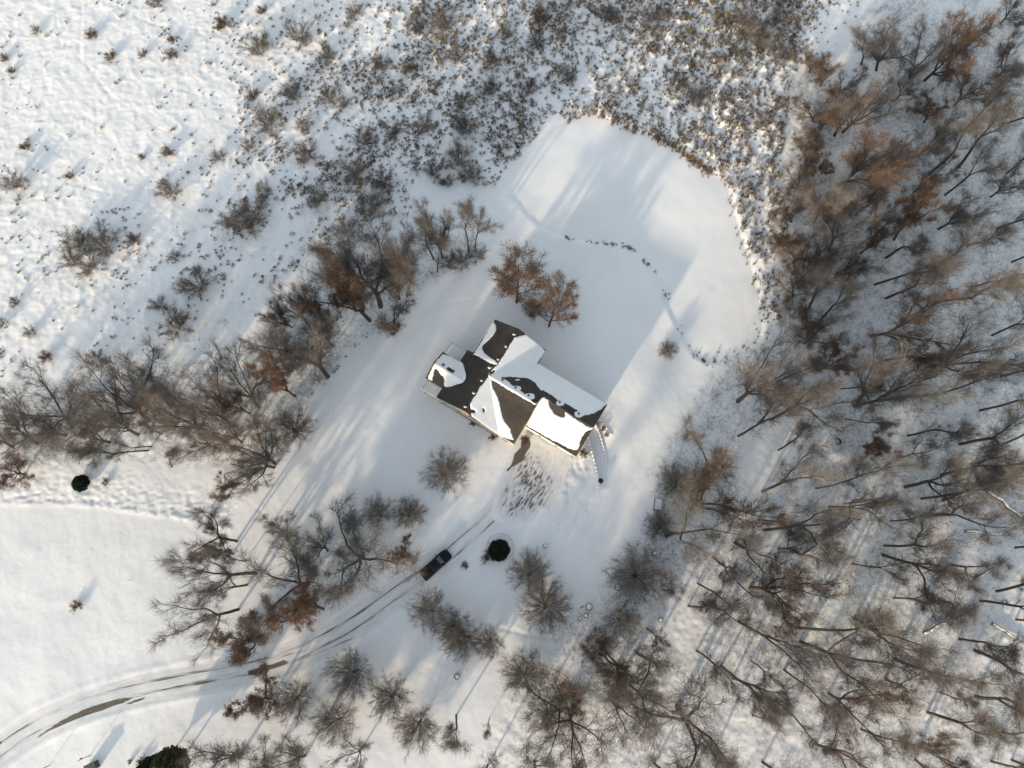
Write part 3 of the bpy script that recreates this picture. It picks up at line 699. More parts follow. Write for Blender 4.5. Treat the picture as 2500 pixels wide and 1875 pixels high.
# yard and hedge trees, one by one: kind, base px, crown px, crown radius px, label
HG = 'hedgerow trees along the lawn'; YG = 'small trees on the lawn'; DG = 'trees beside the driveway'
T = [
 ('f', 801,921, 712,815, 95, 'large bare tree with thick dark trunk at the lawn edge left of the house', HG),
 ('R', 903,784, 800,690, 78, 'rust orange leaved tree leaning left in the hedgerow above the house', HG),
 ('f', 930,750, 905,585, 105, 'tallest dark bare tree in the hedgerow, with long limbs toward the meadow', HG),
 ('F', 962,790, 955,755, 56, 'low brown dense crown at the lawn edge, above left of the house', HG),
 ('f', 1004,690, 965,615, 58, 'grey bare tree at the right end of the main hedgerow clump', HG),
 ('s', 1059,635, 1019,562, 36, 'slim bare tree, leftmost of the little clump above the house', HG),
 ('f', 1080,630, 1058,545, 44, 'dark narrow bare tree in the middle of the little clump above the house', HG),
 ('s', 1069,666, 1072,610, 26, 'short bare tree nearest the lawn in the little clump above the house', HG),
 ('s', 1145,617, 1131,545, 36, 'grey bare tree toward the right of the little clump above the house', HG),
 ('s', 1160,610, 1156,540, 32, 'rightmost bare tree of the little clump above the house', HG),
 ('k', 1262,738, 1275,660, 92, 'big rust brown oak standing between the house and the pond', 'two oaks behind the house'),
 ('k', 1340,797, 1362,715, 66, 'smaller brown oak with one long bare limb, right of the big rust oak', 'two oaks behind the house'),
 ('f', 631,995, 575,905, 58, 'bare forked tree in the hedgerow left of the lone spiky tree', HG),
 ('R', 722,968, 660,915, 44, 'rust brown leafed tree just below the thick leaning hedgerow tree', HG),
 ('F', 612,1010, 558,975, 32, 'small rust tinged tree in the middle of the left hedgerow', HG),
 ('f', 570,1041, 450,950, 72, 'long limbed bare tree in the left hedgerow, pointing up left', HG),
 ('s', 431,1037, 370,960, 46, 'bare tree between two larger ones in the left hedgerow', HG),
 ('f', 419,995, 375,935, 48, 'olive tinted bare tree at the meadow side of the left hedgerow', HG),
 ('f', 366,1027, 260,930, 82, 'wide fan shaped bare tree reaching into the meadow from the left hedgerow', HG),
 ('f', 338,1062, 240,1000, 66, 'dark multi limbed bare tree above the round evergreen bush', HG),
 ('s', 397,1060, 365,1045, 28, 'short dark bare tree right of centre in the left hedgerow', HG),
 ('f', 179,1043, 105,965, 76, 'broad bare tree near the left edge of the photo', HG),
 ('f', 163,1064, 85,1050, 50, 'low bare tree leaning left, near the left edge of the photo', HG),
 ('f', 94,1084, 10,1015, 66, 'bare tree at the left edge with its crown cut by the photo edge', HG),
 ('f', 33,1092, -45,1050, 52, 'leftmost bare tree, mostly outside the photo', HG),
 ('s', 419,1141, 432,1090, 40, 'bare tree leaning right at the lower side of the left hedgerow', HG),
 ('f', 525,1094, 475,1070, 50, 'bare tree with twisted limbs at the lower middle of the hedgerow', HG),
 ('f', 672,1132, 612,1075, 58, 'dark two stemmed bare tree at the lower right end of the hedgerow', HG),
 ('F', 668,1142, 580,1135, 58, 'brown fringed tree at the lower right tip of the hedgerow', HG),
 ('o', 724,1056, 706,1033, 50, 'lone spiky bare tree between the hedgerow and the lawn', HG),
 ('F', 549,1220, 530,1185, 27, 'scraggly little tree with a few brown leaves below the hedgerow', HG),
 ('s', 372,1090, 310,1086, 22, 'thin leaning bare tree over the tan hedge bank, upper of two', HG),
 ('s', 364,1100, 240,1100, 30, 'thin leaning bare tree over the tan hedge bank, lower of two', HG),
 ('R', 60,1160, 38,1125, 44, 'low rust brown tree at the lower left corner of the hedgerow', HG),
 ('L', 232,1060, 207,1050, 26, 'small rust leafed crown within the left hedgerow', HG),
 ('f', 814,848, 772,795, 44, 'grey bare tree just left of the rust orange hedgerow tree', HG),
 ('s', 797,785, 768,740, 34, 'bare tree under the tip of the rust orange hedgerow tree', HG),
 ('f', 753,791, 705,735, 42, 'bare tree at the meadow edge of the middle hedgerow', HG),
 ('F', 715,800, 672,760, 34, 'rust tinged crown jutting to the meadow from the middle hedgerow', HG),
 ('f', 870,760, 825,620, 62, 'hazy grey bare tree at the meadow side behind the rust orange tree', HG),
 ('f', 975,730, 965,640, 56, 'bare tree between the tallest hedgerow tree and the clump end', HG),
 ('f', 700,900, 655,850, 50, 'grey bare tree behind the thick leaning tree at the lawn edge', HG),
 ('f', 500,1050, 420,1010, 60, 'hazy bare tree filling the middle of the left hedgerow', HG),
 ('f', 270,1080, 200,1055, 60, 'hazy low bare tree behind the round evergreen bush', HG),
 ('f', 590,1080, 540,1030, 46, 'bare tree low in the hedgerow, left of the lone spiky tree', HG),
 ('o', 1088,1163, 1090,1143, 56, 'round bare tree alone on the lawn below the left end of the house', YG),
 ('o', 932,1262, 912,1242, 38, 'small round bare tree above the large forked tree, left of two', YG),
 ('o', 997,1262, 1001,1245, 40, 'small round bare tree above the large forked tree, right of two', YG),
 ('o', 868,1285, 850,1268, 26, 'smallest bare crown beside the two round lawn trees', YG),
 ('f', 885,1358, 866,1362, 100, 'large forked bare tree with wide limbs, left of the pickup', DG),
 ('R', 985,1358, 988,1340, 34, 'rust leafed crown closest to the pickup', DG),
 ('g', 578,1322, 485,1295, 50, 'bare tree pointing left, topmost of the driveway group', DG),
 ('L', 567,1352, 510,1340, 36, 'little brown leafed tree under the topmost one of the driveway group', DG),
 ('s', 598,1371, 545,1371, 18, 'short slim bare trunk beneath the little brown leafed tree', DG),
 ('g', 626,1400, 475,1415, 66, 'longest bare tree reaching left over the snowfield', DG),
 ('g', 602,1428, 530,1435, 44, 'bare tree just below the longest reaching one', DG),
 ('g', 582,1488, 480,1500, 58, 'isolated dark limbed bare tree hanging over the white field', DG),
 ('f', 744,1430, 690,1405, 78, 'wide brown grey bare tree in the centre of the driveway group', DG),
 ('R', 789,1488, 728,1480, 54, 'tree with patch of rust leaves near the driveway bend', DG),
 ('f', 769,1397, 735,1385, 38, 'bare tree on the right side of the driveway group', DG),
 ('f', 696,1312, 690,1282, 44, 'bare crown at the top of the driveway group', DG),
 ('f', 800,1345, 775,1310, 44, 'curved bare tree between the driveway group and the large forked tree', DG),
 ('L', 640,1560, 618,1556, 62, 'brown leaved oak right above the driveway', DG),
 ('L', 660,1708, 618,1712, 52, 'brown leaved oak right below the driveway', DG),
 ('f', 720,1520, 672,1500, 46, 'bare tree above the bare asphalt patch of the driveway', DG),
 ('o', 732,1698, 698,1722, 48, 'bare tree touching the lower brown oak on its right', YG),
 ('o', 873,1635, 832,1658, 52, 'bare fan shaped tree below the driveway, with thick stub trunk', YG),
 ('o', 836,1753, 795,1770, 48, 'bare tree with twin dark stub trunks low in the photo', YG),
 ('o', 963,1694, 936,1713, 46, 'dark round bare tree in the snow left of the round pot', YG),
 ('o', 1028,1757, 1005,1800, 50, 'bare tree spreading down from its trunk near the bottom edge', YG),
 ('s', 1113,1747, 1102,1790, 36, 'thin open bare tree near the bottom, right of the spreading one', YG),
 ('s', 1195,1753, 1188,1775, 14, 'tiny bare sapling near the bottom edge', YG),
 ('f', 887,1822, 855,1852, 38, 'bare tree at the bottom edge, left of the spreading ones', YG),
 ('f', 745,1845, 700,1860, 50, 'dark bare tree on the bottom edge', YG),
 ('f', 590,1840, 520,1850, 60, 'bare tree on the bottom edge right of the big evergreen', YG),
 ('f', 650,1870, 630,1890, 45, 'bare tree half out of the photo at the bottom, right of the evergreen', YG),
 ('o', 1058,1492, 1044,1488, 46, 'bare tree, upper left of four standing in a row below the pickup', YG),
 ('o', 1113,1525, 1092,1540, 40, 'second bare tree of four in the row below the pickup', YG),
 ('o', 1148,1552, 1106,1575, 46, 'third bare tree of four in the row below the pickup', YG),
 ('o', 1197,1558, 1193,1580, 34, 'smallest bare tree, right end of the row below the pickup', YG),
 ('o', 1292,1405, 1292,1382, 48, 'tan bare tree just right of the round dark yew', YG),
 ('o', 1330,1484, 1338,1474, 62, 'round bare tree with dark curved limbs, below the tan one', YG),
 ('o', 1550,1408, 1548,1402, 66, 'wide grey bare tree right of the yard, near the round barrel', YG),
 ('o', 1280,1648, 1276,1638, 52, 'round bare tree above the big crooked one at the bottom', YG),
 ('f', 1370,1735, 1320,1720, 80, 'crooked bare tree with a long horizontal limb at the bottom', YG),
 ('F', 1392,1757, 1392,1800, 74, 'brown tinged tree standing at the bottom beside the crooked one', YG),
 ('F', 1508,1625, 1478,1570, 74, 'dense brown bare tree at the left edge of the lower woods', YG),
 ('F', 1506,1640, 1440,1632, 40, 'small tree with brown patches left of the dense brown one', YG),
 ('s', 1329,1712, 1322,1740, 30, 'short bare tree above the crooked limb', YG),
 ('f', 1304,1858, 1310,1900, 44, 'bare tree on the bottom edge below the crooked one', YG),
 ('f', 1190,1870, 1175,1905, 40, 'pale bare crown on the bottom edge, centre', YG),
 ('o', 1634,828+30, 1634,845, 25, 'small dense round bush alone on the lawn near the pond corner', 'lone bushes on the lawn'),
]
for k, a, b, c, d, rp, lab, gr in T:
    hm = 4.5 if k == 'o' and rp > 30 else 2.6
    hx = 8.0 if k == 'o' else 18
    if gr == 'two oaks behind the house': hx = 13
    if rp == 25: hm, hx = 2.2, 2.6
    tree_px(k, a, b, c, d, rp, lab, gr, hm, hx)

# the woods on the right
Wd = '''s1702,1424,1763,1460,30 s1799,1422,1852,1477,24 f1795,1326,1850,1375,70 F1832,1436,1950,1468,68 s1860,1269,1925,1270,40 f1864,1294,2055,1265,60 f2007,1326,2040,1430,52
s2157,1332,2290,1350,44 f2153,1355,2310,1405,60 s2078,1377,2170,1400,28 s2226,1379,2300,1390,24 f1803,1517,1945,1585,56 s1942,1534,2105,1560,54 f1954,1568,2095,1645,78 f2084,1509,2215,1580,70
f2182,1607,2325,1662,62 s1759,1625,1860,1690,42 s1787,1656,1875,1705,40 s1832,1613,1890,1640,26 s1913,1635,2000,1695,40 F2023,1692,2145,1750,60 s2161,1656,2200,1700,42 s1930,1741,2000,1790,32
s1836,1745,1880,1770,24 f1990,1818,2100,1872,60 s2263,1739,2395,1795,50 F2239,1822,2330,1862,50 s2233,1853,2300,1885,40 s2418,1859,2500,1895,45 s2470,1855,2560,1890,45 s2448,1786,2530,1815,40
f2381,1700,2495,1725,68 s2377,1586,2500,1605,56 s2294,1690,2370,1720,24 s2430,1444,2540,1450,50 s2391,1468,2510,1490,50 s2477,1513,2580,1525,40 s2475,1338,2580,1340,40 f2251,1261,2415,1255,60
s2172,1271,2270,1265,28 s2247,1218,2400,1200,50 s2300,1224,2410,1200,40 f2023,1237,2130,1225,52 s2267,1464,2360,1465,56 f2208,1190,2320,1160,68 s2294,1159,2420,1115,46 s2340,1084,2490,1035,56
s2438,1088,2560,1050,40 s2422,1141,2540,1120,40 s2389,1003,2510,965,42 s1990,1192,2160,1160,34 f1860,1200,1950,1150,62 F1685,1241,1805,1182,82 f1718,1151,1738,1105,60 o1650,1190,1655,1165,48
f1803,1064,1920,1000,50 f1880,1025,2005,960,60 f1803,978,1890,905,88 f2084,993,2285,935,60 f2092,986,2160,885,62 s2052,949,2120,940,24 s2031,988,2080,980,20 s2064,1023,2160,1035,24
F2125,822,2300,830,68 f2259,901,2415,860,74 s2003,783,2070,730,42 s1978,750,2030,690,48 f1966,836,2010,800,60 R1998,905,2055,882,46 s2283,740,2455,700,58 s2161,730,2280,690,50 s2133,696,2260,650,46
s2161,630,2220,580,48 s2259,651,2370,600,58 f1978,661,2040,600,46 F1938,640,1960,590,60 R2105,1090,2157,1084,40 s2214,1064,2310,1035,40 R2182,586,2245,500,62 f2023,610,2068,505,62 F2043,451,2155,370,84
s2121,488,2180,420,42 s2340,409,2440,320,56 s2267,427,2370,350,50 s2308,476,2400,420,42 f2243,378,2320,310,50 s2349,321,2420,250,50 f2056,325,2140,250,68 F2035,334,2045,255,60 f2137,175,2160,85,60
f2218,191,2250,105,58 F2255,199,2340,120,68 F2312,163,2390,75,66 R2255,300,2268,262,44 F2434,187,2500,130,58 s2458,423,2540,370,50 R2005,425,2012,400,30 F1985,300,1986,262,48 F1965,380,1968,345,46
F1950,460,1952,425,46 F1935,540,1938,500,48 F1930,610,1928,570,44 F1940,720,1940,690,50 F1960,800,1985,770,48 s2434,557,2520,500,50 f1654,1725,1725,1785,108 s1579,1534,1615,1548,24
o1508,1511,1532,1518,36 f1626,1310,1700,1290,74 o1614,1290,1606,1275,36 f1597,1863,1640,1900,50 f1553,1593,1605,1628,60 f1536,1672,1605,1721,52 f1487,1706,1520,1757,56 s1680,1480,1720,1500,34
s1900,1100,1960,1075,36 s2160,880,2260,850,44 s2300,960,2400,930,44 s2420,820,2520,790,44 s2360,600,2450,560,44 s2200,780,2300,750,40 s2460,300,2540,250,46 f2120,560,2180,500,46 s2380,700,2470,660,42
s2470,640,2560,600,42 s1900,930,1960,900,40 s1740,1360,1790,1375,36 s1700,1590,1750,1620,36 s1860,1860,1910,1890,44 s1740,1840,1790,1880,44 s2100,1780,2170,1815,40 s2340,1560,2430,1585,42
s2180,1460,2260,1475,36 s2060,1230,2140,1220,30 s2350,1200,2440,1180,40 f1740,1480,1800,1510,46 f1900,1340,1960,1350,44 s1620,1440,1650,1455,30 f2100,160,2125,95,44 s2400,250,2480,190,46
f2290,560,2370,510,50 f2050,680,2110,640,46 f2160,420,2230,360,52 s2440,920,2540,890,44 F1990,540,2030,490,52 F2000,215,2005,180,36 F2040,240,2060,200,46 F1975,180,1985,140,40 F1990,345,2010,310,46 F1960,420,1975,390,40 F2080,420,2120,370,46 F2020,540,2060,490,46 F1950,690,1975,650,44 F2010,700,2050,650,44 f2180,250,2230,200,46 F2330,260,2390,200,50 F2440,60,2490,20,46 F2230,470,2290,420,46 f2420,480,2480,430,46 F2100,620,2150,570,44 f2190,1120,2270,1100,40 f2320,1380,2400,1390,46'''
items = []
for t in Wd.split():
    k = t[0]; k = 'g' if k == 'f' and int(t.split(',')[1]) > 1000 else k; items.append((k, *[int(q) for q in t[1:].split(',')]))
# each is named by the landmark it lies level with, and its place in that band of the woods
BANDS = [(-1e9, 150, 'the top edge of the photo'), (150, 290, 'the meadow above the pond'), (290, 400, 'the upper pond'), (400, 500, 'the middle pond'), (500, 600, 'the near bank of the pond'),
         (600, 700, 'the big rust oak'), (700, 800, 'the upper end of the house'), (800, 900, 'the lone round bush'), (900, 1000, 'the main roof ridge'), (1000, 1100, 'the garage roof'),
         (1100, 1180, 'the retaining wall end'), (1180, 1240, 'the white topped box'), (1240, 1300, 'the forecourt end'), (1300, 1370, 'the dark round yew'),
         (1370, 1440, 'the pickup'), (1440, 1500, 'the tree with curved limbs'), (1500, 1570, 'the four trees below the pickup'), (1570, 1630, 'the bare driveway patch'),
         (1630, 1700, 'the round pot in the snow'), (1700, 1760, 'the crooked bottom tree'), (1760, 1830, 'the green box'), (1830, 1e9, 'the bottom edge of the photo')]
ORD = ['leftmost'] + [q + ' from left' for q in 'second third fourth fifth sixth seventh eighth ninth tenth eleventh twelfth thirteenth fourteenth fifteenth'.split()]
ADJ = {'g': 'branching bare tree', 's': 'slender bare tree', 'f': 'branching bare tree', 'F': 'brown leaved tree', 'R': 'rust leaved tree', 'o': 'low bushy bare tree'}
for lo, hi, nm in BANDS:
    B = sorted([i for i in items if lo <= i[2] < hi], key=lambda i: i[1])
    for n_, it in enumerate(B):
        k, a, b, c, d, rp = it
        lab = f'{ADJ[k]}, {ORD[n_] if n_ < len(B) - 1 or n_ == 0 else "rightmost"} in woods level with {nm}'
        tree_px(k, a, b, c, d, rp, lab, 'trees of the woods on the right', 5.0, 21)

# ------------------------------------------------------------------ shrubs of the meadow and clumps of dead growth
Sh = '''b635,120,34 b735,85,32 B425,135,14 b385,5,20 B275,140,13 B228,85,14 b352,135,12 B545,60,20 b805,135,22 b800,235,24 b660,300,36 b745,310,20 b610,355,18 b540,385,18 b750,375,30 b870,420,34 b615,520,44 b570,545,26
b425,470,26 B412,375,14 b400,450,12 b40,445,28 B66,358,12 B12,140,11 B30,170,9 b90,75,12 B175,430,10 b190,590,34 b255,590,40 b225,650,26 b180,640,22 B420,100,9 B350,385,8 B620,230,14 b335,585,16 b430,625,12 b485,660,10
b490,690,36 b440,790,34 b395,745,20 b85,810,14 B118,870,14 b45,740,12 b330,590,12 b240,870,18 b265,880,12 b10,790,14 b1120,385,34 b1155,425,26 b1095,440,16 b1040,300,24 b1130,240,20 b1090,60,34 b1200,150,26 b1110,140,20
b1140,310,30 b1060,420,22 b870,30,22 b840,250,20 b960,330,20 b885,340,24 b900,500,34 b850,560,28 b1000,170,18 b1310,100,22 b1290,210,22 b1390,180,20 b1850,110,30 b1885,60,24 b1900,140,26 b1810,60,26 b1600,45,26 b1480,40,24
b1700,240,24 b1650,200,22 B1320,40,18 B640,30,12 b1200,210,22 b1235,80,24 b720,230,26 b780,480,26 b650,470,22 b940,440,28 b1020,60,22 b930,150,20 b1980,170,22'''
sh = []
for t in Sh.split():
    k = t[0]; sh.append((k, *[int(q) for q in t[1:].split(',')]))
ZONES = [(0, 520, 0, 260, 'in the open upper left snowfield'), (0, 520, 260, 560, 'in the left meadow'), (0, 560, 560, 1000, 'in the lower left meadow above the hedgerow'),
         (520, 780, 0, 2000, 'in the meadow left of centre'), (780, 1000, 0, 2000, 'in the dense meadow at upper centre'), (1000, 1250, 0, 220, 'near the top edge in the middle of the meadow'), (1000, 1250, 220, 2000, 'in the meadow left of the pond tip'),
         (1250, 1700, 0, 2000, 'in the brown grass above the pond'), (1700, 2500, 0, 2000, 'in the brown grass beside the upper woods')]
for x0, x1, y0, y1, nm in ZONES:
    B = sorted([i for i in sh if x0 <= i[1] < x1 and y0 <= i[2] < y1], key=lambda i: i[2])
    for n_, (k, u, v, rp) in enumerate(B):
        g0 = un(u, v + rp * .3); rad = rp * .077
        o_ = ['topmost', 'second', 'third', 'fourth', 'fifth', 'sixth', 'seventh', 'eighth', 'ninth', 'tenth', 'eleventh', 'twelfth', 'thirteenth', 'fourteenth', 'fifteenth', 'sixteenth', 'seventeenth', 'eighteenth', 'nineteenth', 'twentieth', 'twenty-first', 'twenty-second'][n_]
        lab = f'{"grey twiggy shrub" if k == "b" else "small brown leafed shrub"} {nm}, {o_}{" from top" if n_ else ""}'
        plant(k, g0[0], g0[1], min(max(rad * 1.25, .8), 3.2), rad, (0, 0), lab, 'shrub', 'shrubs scattered over the meadow')

# low brush under the two hedgerow clumps
for u, v, rp, lab in ((1100, 650, 26, 'pale frosted shrub at the foot of the little clump, left one'), (1130, 640, 24, 'pale frosted shrub at the foot of the little clump, middle one'), (1165, 625, 22, 'pale frosted shrub at the foot of the little clump, right one'),
                      (262, 1178, 8, 'tiny brown shrub right of the round evergreen bush'), (192, 1478, 12, 'snow capped little shrub alone in the white field'), (349, 1855, 9, 'small rust coloured bush left of the big evergreen'),
                      (320, 1858, 5, 'tiniest rust tuft between green box and rust bush'), (1195, 1355, 16, 'reddish low shrub on the left of the dark round yew'), (1135, 1380, 8, 'small dead weed clump right of the pickup'), (514, 1262, 9, 'thin upright weed below the scraggly little tree')):
    g0 = un(u, v); plant('B' if rp < 20 else 'b', g0[0], g0[1], max(.6, rp * .085), rp * .07, (0, 0), lab, 'shrub')

# ------------------------------------------------------------------ evergreens
def ever(name, lobes, n, m, stem, label, cat, leafsz=.16, m2=None):
    """lobes: (x,y,z,rx,rz) ellipsoids covered in tufts of needles"""
    root = empty(name, (lobes[0][0], lobes[0][1], gz(lobes[0][0], lobes[0][1])))
    ox, oy, oz = root.location
    for li, (x, y, z, rx_, rz_) in enumerate(lobes):
        k = n; r = rng.normal(0, 1, (k, 3)); r /= np.linalg.norm(r, axis=1, keepdims=True)
        r[:, 2] = np.where(r[:, 2] < -.35, -r[:, 2], r[:, 2])
        lump = .80 + .34 * fbm(r[:, 0] * 3 + li * 7, r[:, 1] * 3 + r[:, 2] * 2.2, 71, 3)
        dep = rng.uniform(.62, 1.0, k) ** .6
        c = r * (lump * dep)[:, None] * np.array([rx_, rx_, rz_]) + np.array([x - ox, y - oy, z])
        s_ = leafsz * rng.uniform(.6, 1.4, k)[:, None]; u = r + rng.normal(0, .55, (k, 3)); u /= np.linalg.norm(u, axis=1, keepdims=True)
        v = np.cross(u, rng.normal(0, 1, (k, 3))); v /= np.linalg.norm(v, axis=1, keepdims=True)
        V = np.stack([c - u * s_, c + v * s_ * .45, c + u * s_ * 1.1, c - v * s_ * .45], 1).reshape(-1, 3)
        link('crown', mesh_np('crown', V, np.arange(len(V)).reshape(-1, 4), M[m2 if (m2 and li % 2) else m]), root)
        core = MB().lathe([(.05, z - rz_ * .7), (rx_ * .55, z - rz_ * .45), (rx_ * .62, z), (rx_ * .45, z + rz_ * .45), (.05, z + rz_ * .62)], x - ox, y - oy, 14)
        core.build('inner_branches', M['brush'], root, smooth_=True)
        MB().bar((x - ox, y - oy, -.2), (x - ox, y - oy, z), stem).build('trunk', M['bark'], root)
    tag(root, label, cat); return root
a = un(402, 1868); b = un(447, 1852)
ever('evergreen_tree', [(a[0], a[1], 3.6, 2.3, 3.3), (b[0], b[1], 4.0, 2.7, 3.7)], 9000, 'evergreen', .16, 'large dark two lobed evergreen tree at the bottom edge of the photo', 'tree', .2, 'olive_green')
a = un(1219, 1343); ever('clipped_yew', [(a[0], a[1], 1.05, 1.75, 1.15)], 12000, 'yew', .1, 'nearly black round clipped yew beside the driveway', 'bush', .12)
a = un(206, 1181); ever('evergreen_bush', [(a[0], a[1], .85, 1.38, 1.0)], 7000, 'evergreen', .1, 'round dark evergreen bush below the left hedgerow', 'bush', .14)
a = un(1466, 1174); ever('hedge_ball', [(a[0], a[1], .38, .40, .45)], 1500, 'olive_green', .05, 'small green bush at the end of the curved retaining wall', 'bush', .08)
# edging ring round the yew
a = un(1221, 1337); ring = MB()
for i in range(26):
    t0, t1 = 2 * math.pi * i / 26, 2 * math.pi * (i + 1) / 26
    if i in (17, 18, 19): continue
    p = [(a[0] + 2.25 * math.cos(t), a[1] + 2.25 * math.sin(t)) for t in (t0, t1)]
    ring.bar((p[0][0], p[0][1], gz(*p[0]) + .01), (p[1][0], p[1][1], gz(*p[1]) + .01), .028, 5)
tag(ring.build('garden_edging', M['stone']), 'thin round garden edging circling the dark yew', 'edging')

# ------------------------------------------------------------------ the house (local axes: x along the long ridge, y toward the pond)
house = empty('house', (HJ[0], HJ[1], 0.0), HA)
tag(house, 'large house with dark shingle cross gable roofs half covered in snow', 'house')
SB = .464; SA = .523; EAVE = 5.0; ZR = 8.11
ZCR = EAVE + 5.05 * SB; YC = 1.65
def roof_slab(name, quads, th=.16, parent=house, m='shingle'):
    mb = MB()
    for q in quads:
        b = [(x, y, z - th) for x, y, z in q]; n = len(q)
        mb.poly(list(q) + b, [tuple(range(n)), tuple(range(2 * n - 1, n - 1, -1))] + [(i, n + i, n + (i + 1) % n, (i + 1) % n) for i in range(n)])
    return mb.build(name, M[m], parent)
zA = lambda x: ZR - SA * abs(x)
zB = lambda y: ZR - SB * abs(y)
zC = lambda y: ZCR - SB * abs(y - YC)
zWr = 6.3; zW = lambda y: zWr - .5 * abs(y + 2.6)
# wing A (ridge along y)
XW, XE = -5.93, 5.93
roof_slab('roof', [[(XW, -7.1, zA(XW)), (0, -7.1, ZR), (0, 2.5, ZR), (XW, 2.5, zA(XW))], [(0, -7.1, ZR), (XE, -7.1, zA(XE)), (XE, 2.5, zA(XE)), (0, 2.5, ZR)]])
roof_slab('roof', [[(-4.72, 2.502, zA(-4.72)), (0, 2.502, ZR), (0, 9.35, ZR), (-4.72, 9.35, zA(-4.72))], [(0, 2.502, ZR), (5.35, 2.502, zA(5.35)), (5.35, 9.35, zA(5.35)), (0, 9.35, ZR)]])
# long block B and the garage block C
roof_slab('roof', [[(.3, 0, ZR - .004), (9.15, 0, ZR - .004), (9.15, 6.72, zB(6.72)), (.3, 6.72, zB(6.72))], [(.3, -7.0, zB(7.0)), (9.15, -7.0, zB(7.0)), (9.15, 0, ZR - .004), (.3, 0, ZR - .004)]])
roof_slab('roof', [[(9.152, YC, ZCR), (18.85, YC, ZCR), (18.85, 6.72, zC(6.72)), (9.152, 6.72, zC(6.72))], [(9.152, -3.45, zC(-3.45)), (18.85, -3.45, zC(-3.45)), (18.85, YC, ZCR), (9.152, YC, ZCR)]])
# little west wing between the decks
roof_slab('roof', [[(-9.25, -2.6, zWr), (-3.3, -2.6, zWr), (-3.3, .05, zW(.05)), (-9.25, .05, zW(.05))], [(-9.25, -5.3, zW(-5.3)), (-3.3, -5.3, zW(-5.3)), (-3.3, -2.6, zWr), (-9.25, -2.6, zWr)]])

def gable_walls(x0, x1, y0, y1, ridge, rz_, slope, along_, zbot=-.9, m='wall'):
    """closed gabled volume under a roof"""
    mb = MB(); e = .18
    if along_ == 'x':
        za = rz_ - slope * abs(y0 - ridge) - e; zb_ = rz_ - slope * abs(y1 - ridge) - e; zr_ = rz_ - e
        prof = [(y0, zbot), (y1, zbot), (y1, zb_), (ridge, zr_), (y0, za)]
        V = [(x0, a, b) for a, b in prof] + [(x1, a, b) for a, b in prof]
    else:
        za = rz_ - slope * abs(x0 - ridge) - e; zb_ = rz_ - slope * abs(x1 - ridge) - e; zr_ = rz_ - e
        prof = [(x0, zbot), (x1, zbot), (x1, zb_), (ridge, zr_), (x0, za)]
        V = [(a, y0, b) for a, b in prof] + [(a, y1, b) for a, b in prof]
    n = 5
    mb.poly(V, [tuple(range(n)), tuple(range(2 * n - 1, n - 1, -1))] + [(i, (i + 1) % n, n + (i + 1) % n, n + i) for i in range(n)])
    return mb.build('wall', M[m], house)
gable_walls(-5.5, 5.5, -6.75, 2.15, 0, ZR, SA, 'y')
gable_walls(-4.3, 4.95, 2.16, 8.95, 0, ZR, SA, 'y')
gable_walls(5.51, 8.8, -6.55, 6.3, 0, ZR, SB, 'x')
gable_walls(8.81, 18.45, -3.0, 6.3, YC, ZCR, SB, 'x')
gable_walls(-8.85, -5.51, -4.9, -.3, -2.6, zWr, .5, 'x')
# stone base along the sunny front
MB().box(-5.6, 5.6, -6.86, -6.74, -.9, .9).build('wall_base', M['stone'], house)
MB().box(9.3, 18.5, -3.1, -2.99, -.9, .8).build('wall_base', M['stone'], house)

def window(cx, cy, cz, w_, h, nx_, ny_):
    """window whose outward normal is (nx_, ny_)"""
    tx_, ty_ = -ny_, nx_; f = MB(); p = MB()
    def slab(mb, a0, a1, z0, z1, d0, d1):
        P = []
        for d in (d0, d1):
            for a, z in ((a0, z0), (a1, z0), (a1, z1), (a0, z1)): P.append((cx + tx_ * a + nx_ * d, cy + ty_ * a + ny_ * d, z))
        mb.poly(P, [(0, 3, 2, 1), (4, 5, 6, 7), (0, 1, 5, 4), (1, 2, 6, 5), (2, 3, 7, 6), (3, 0, 4, 7)])
    a, b = w_ / 2, h / 2; t = .09
    slab(f, -a - t, a + t, cz + b, cz + b + t, -.02, .07); slab(f, -a - t, a + t, cz - b - t, cz - b, -.02, .10)
    slab(f, -a - t, -a, cz - b, cz + b, -.02, .06); slab(f, a, a + t, cz - b, cz + b, -.02, .06); slab(f, -.03, .03, cz - b, cz + b, .0, .05)
    o = f.build('window', M['trim'], house); slab(p, -a, a, cz - b, cz + b, -.01, .02); p.build('pane', M['glass'], o)
for x in (-4.2, -1.6, 1.2, 4.0, 7.2): window(x, -6.75 if x < 5.5 else -6.55, 3.6, 1.2, 1.3, 0, -1)
for x in (-3.6, 3.4): window(x, -6.75, 1.6, 1.6, 1.1, 0, -1)
for y in (4.5, 7.2): window(-4.3, y, 3.3, 1.2, 1.3, -1, 0); window(4.95, y, 3.3, 1.2, 1.3, 1, 0)
for x in (-2.2, 2.6): window(x, 8.95, 3.4, 1.3, 1.4, 0, 1)
for x in (10.5, 13.5, 16.5): window(x, 6.3, 3.2, 1.4, 1.3, 0, 1)
for y in (0, 3.6): window(18.45, y, 3.4, 1.1, 1.2, 1, 0)
window(-8.85, -2.6, 3.4, 1.4, 1.4, -1, 0)
door = MB().box(6.6, 7.7, -6.64, -6.5, 0, 2.2).build('door', M['wood'], house)
MB().bar((7.55, -6.72, 1.0), (7.55, -6.64, 1.0), .04).build('handle', M['chrome'], door)
for x in (10.3, 13.5, 16.7):
    gd = MB().box(x - 1.3, x + 1.3, -3.08, -2.98, 0, 2.35)
    for k_ in range(1, 4): gd.box(x - 1.28, x + 1.28, -3.10, -3.085, k_ * .585 - .02, k_ * .585 + .02)
    gd.build('garage_door', M['trim'], house)
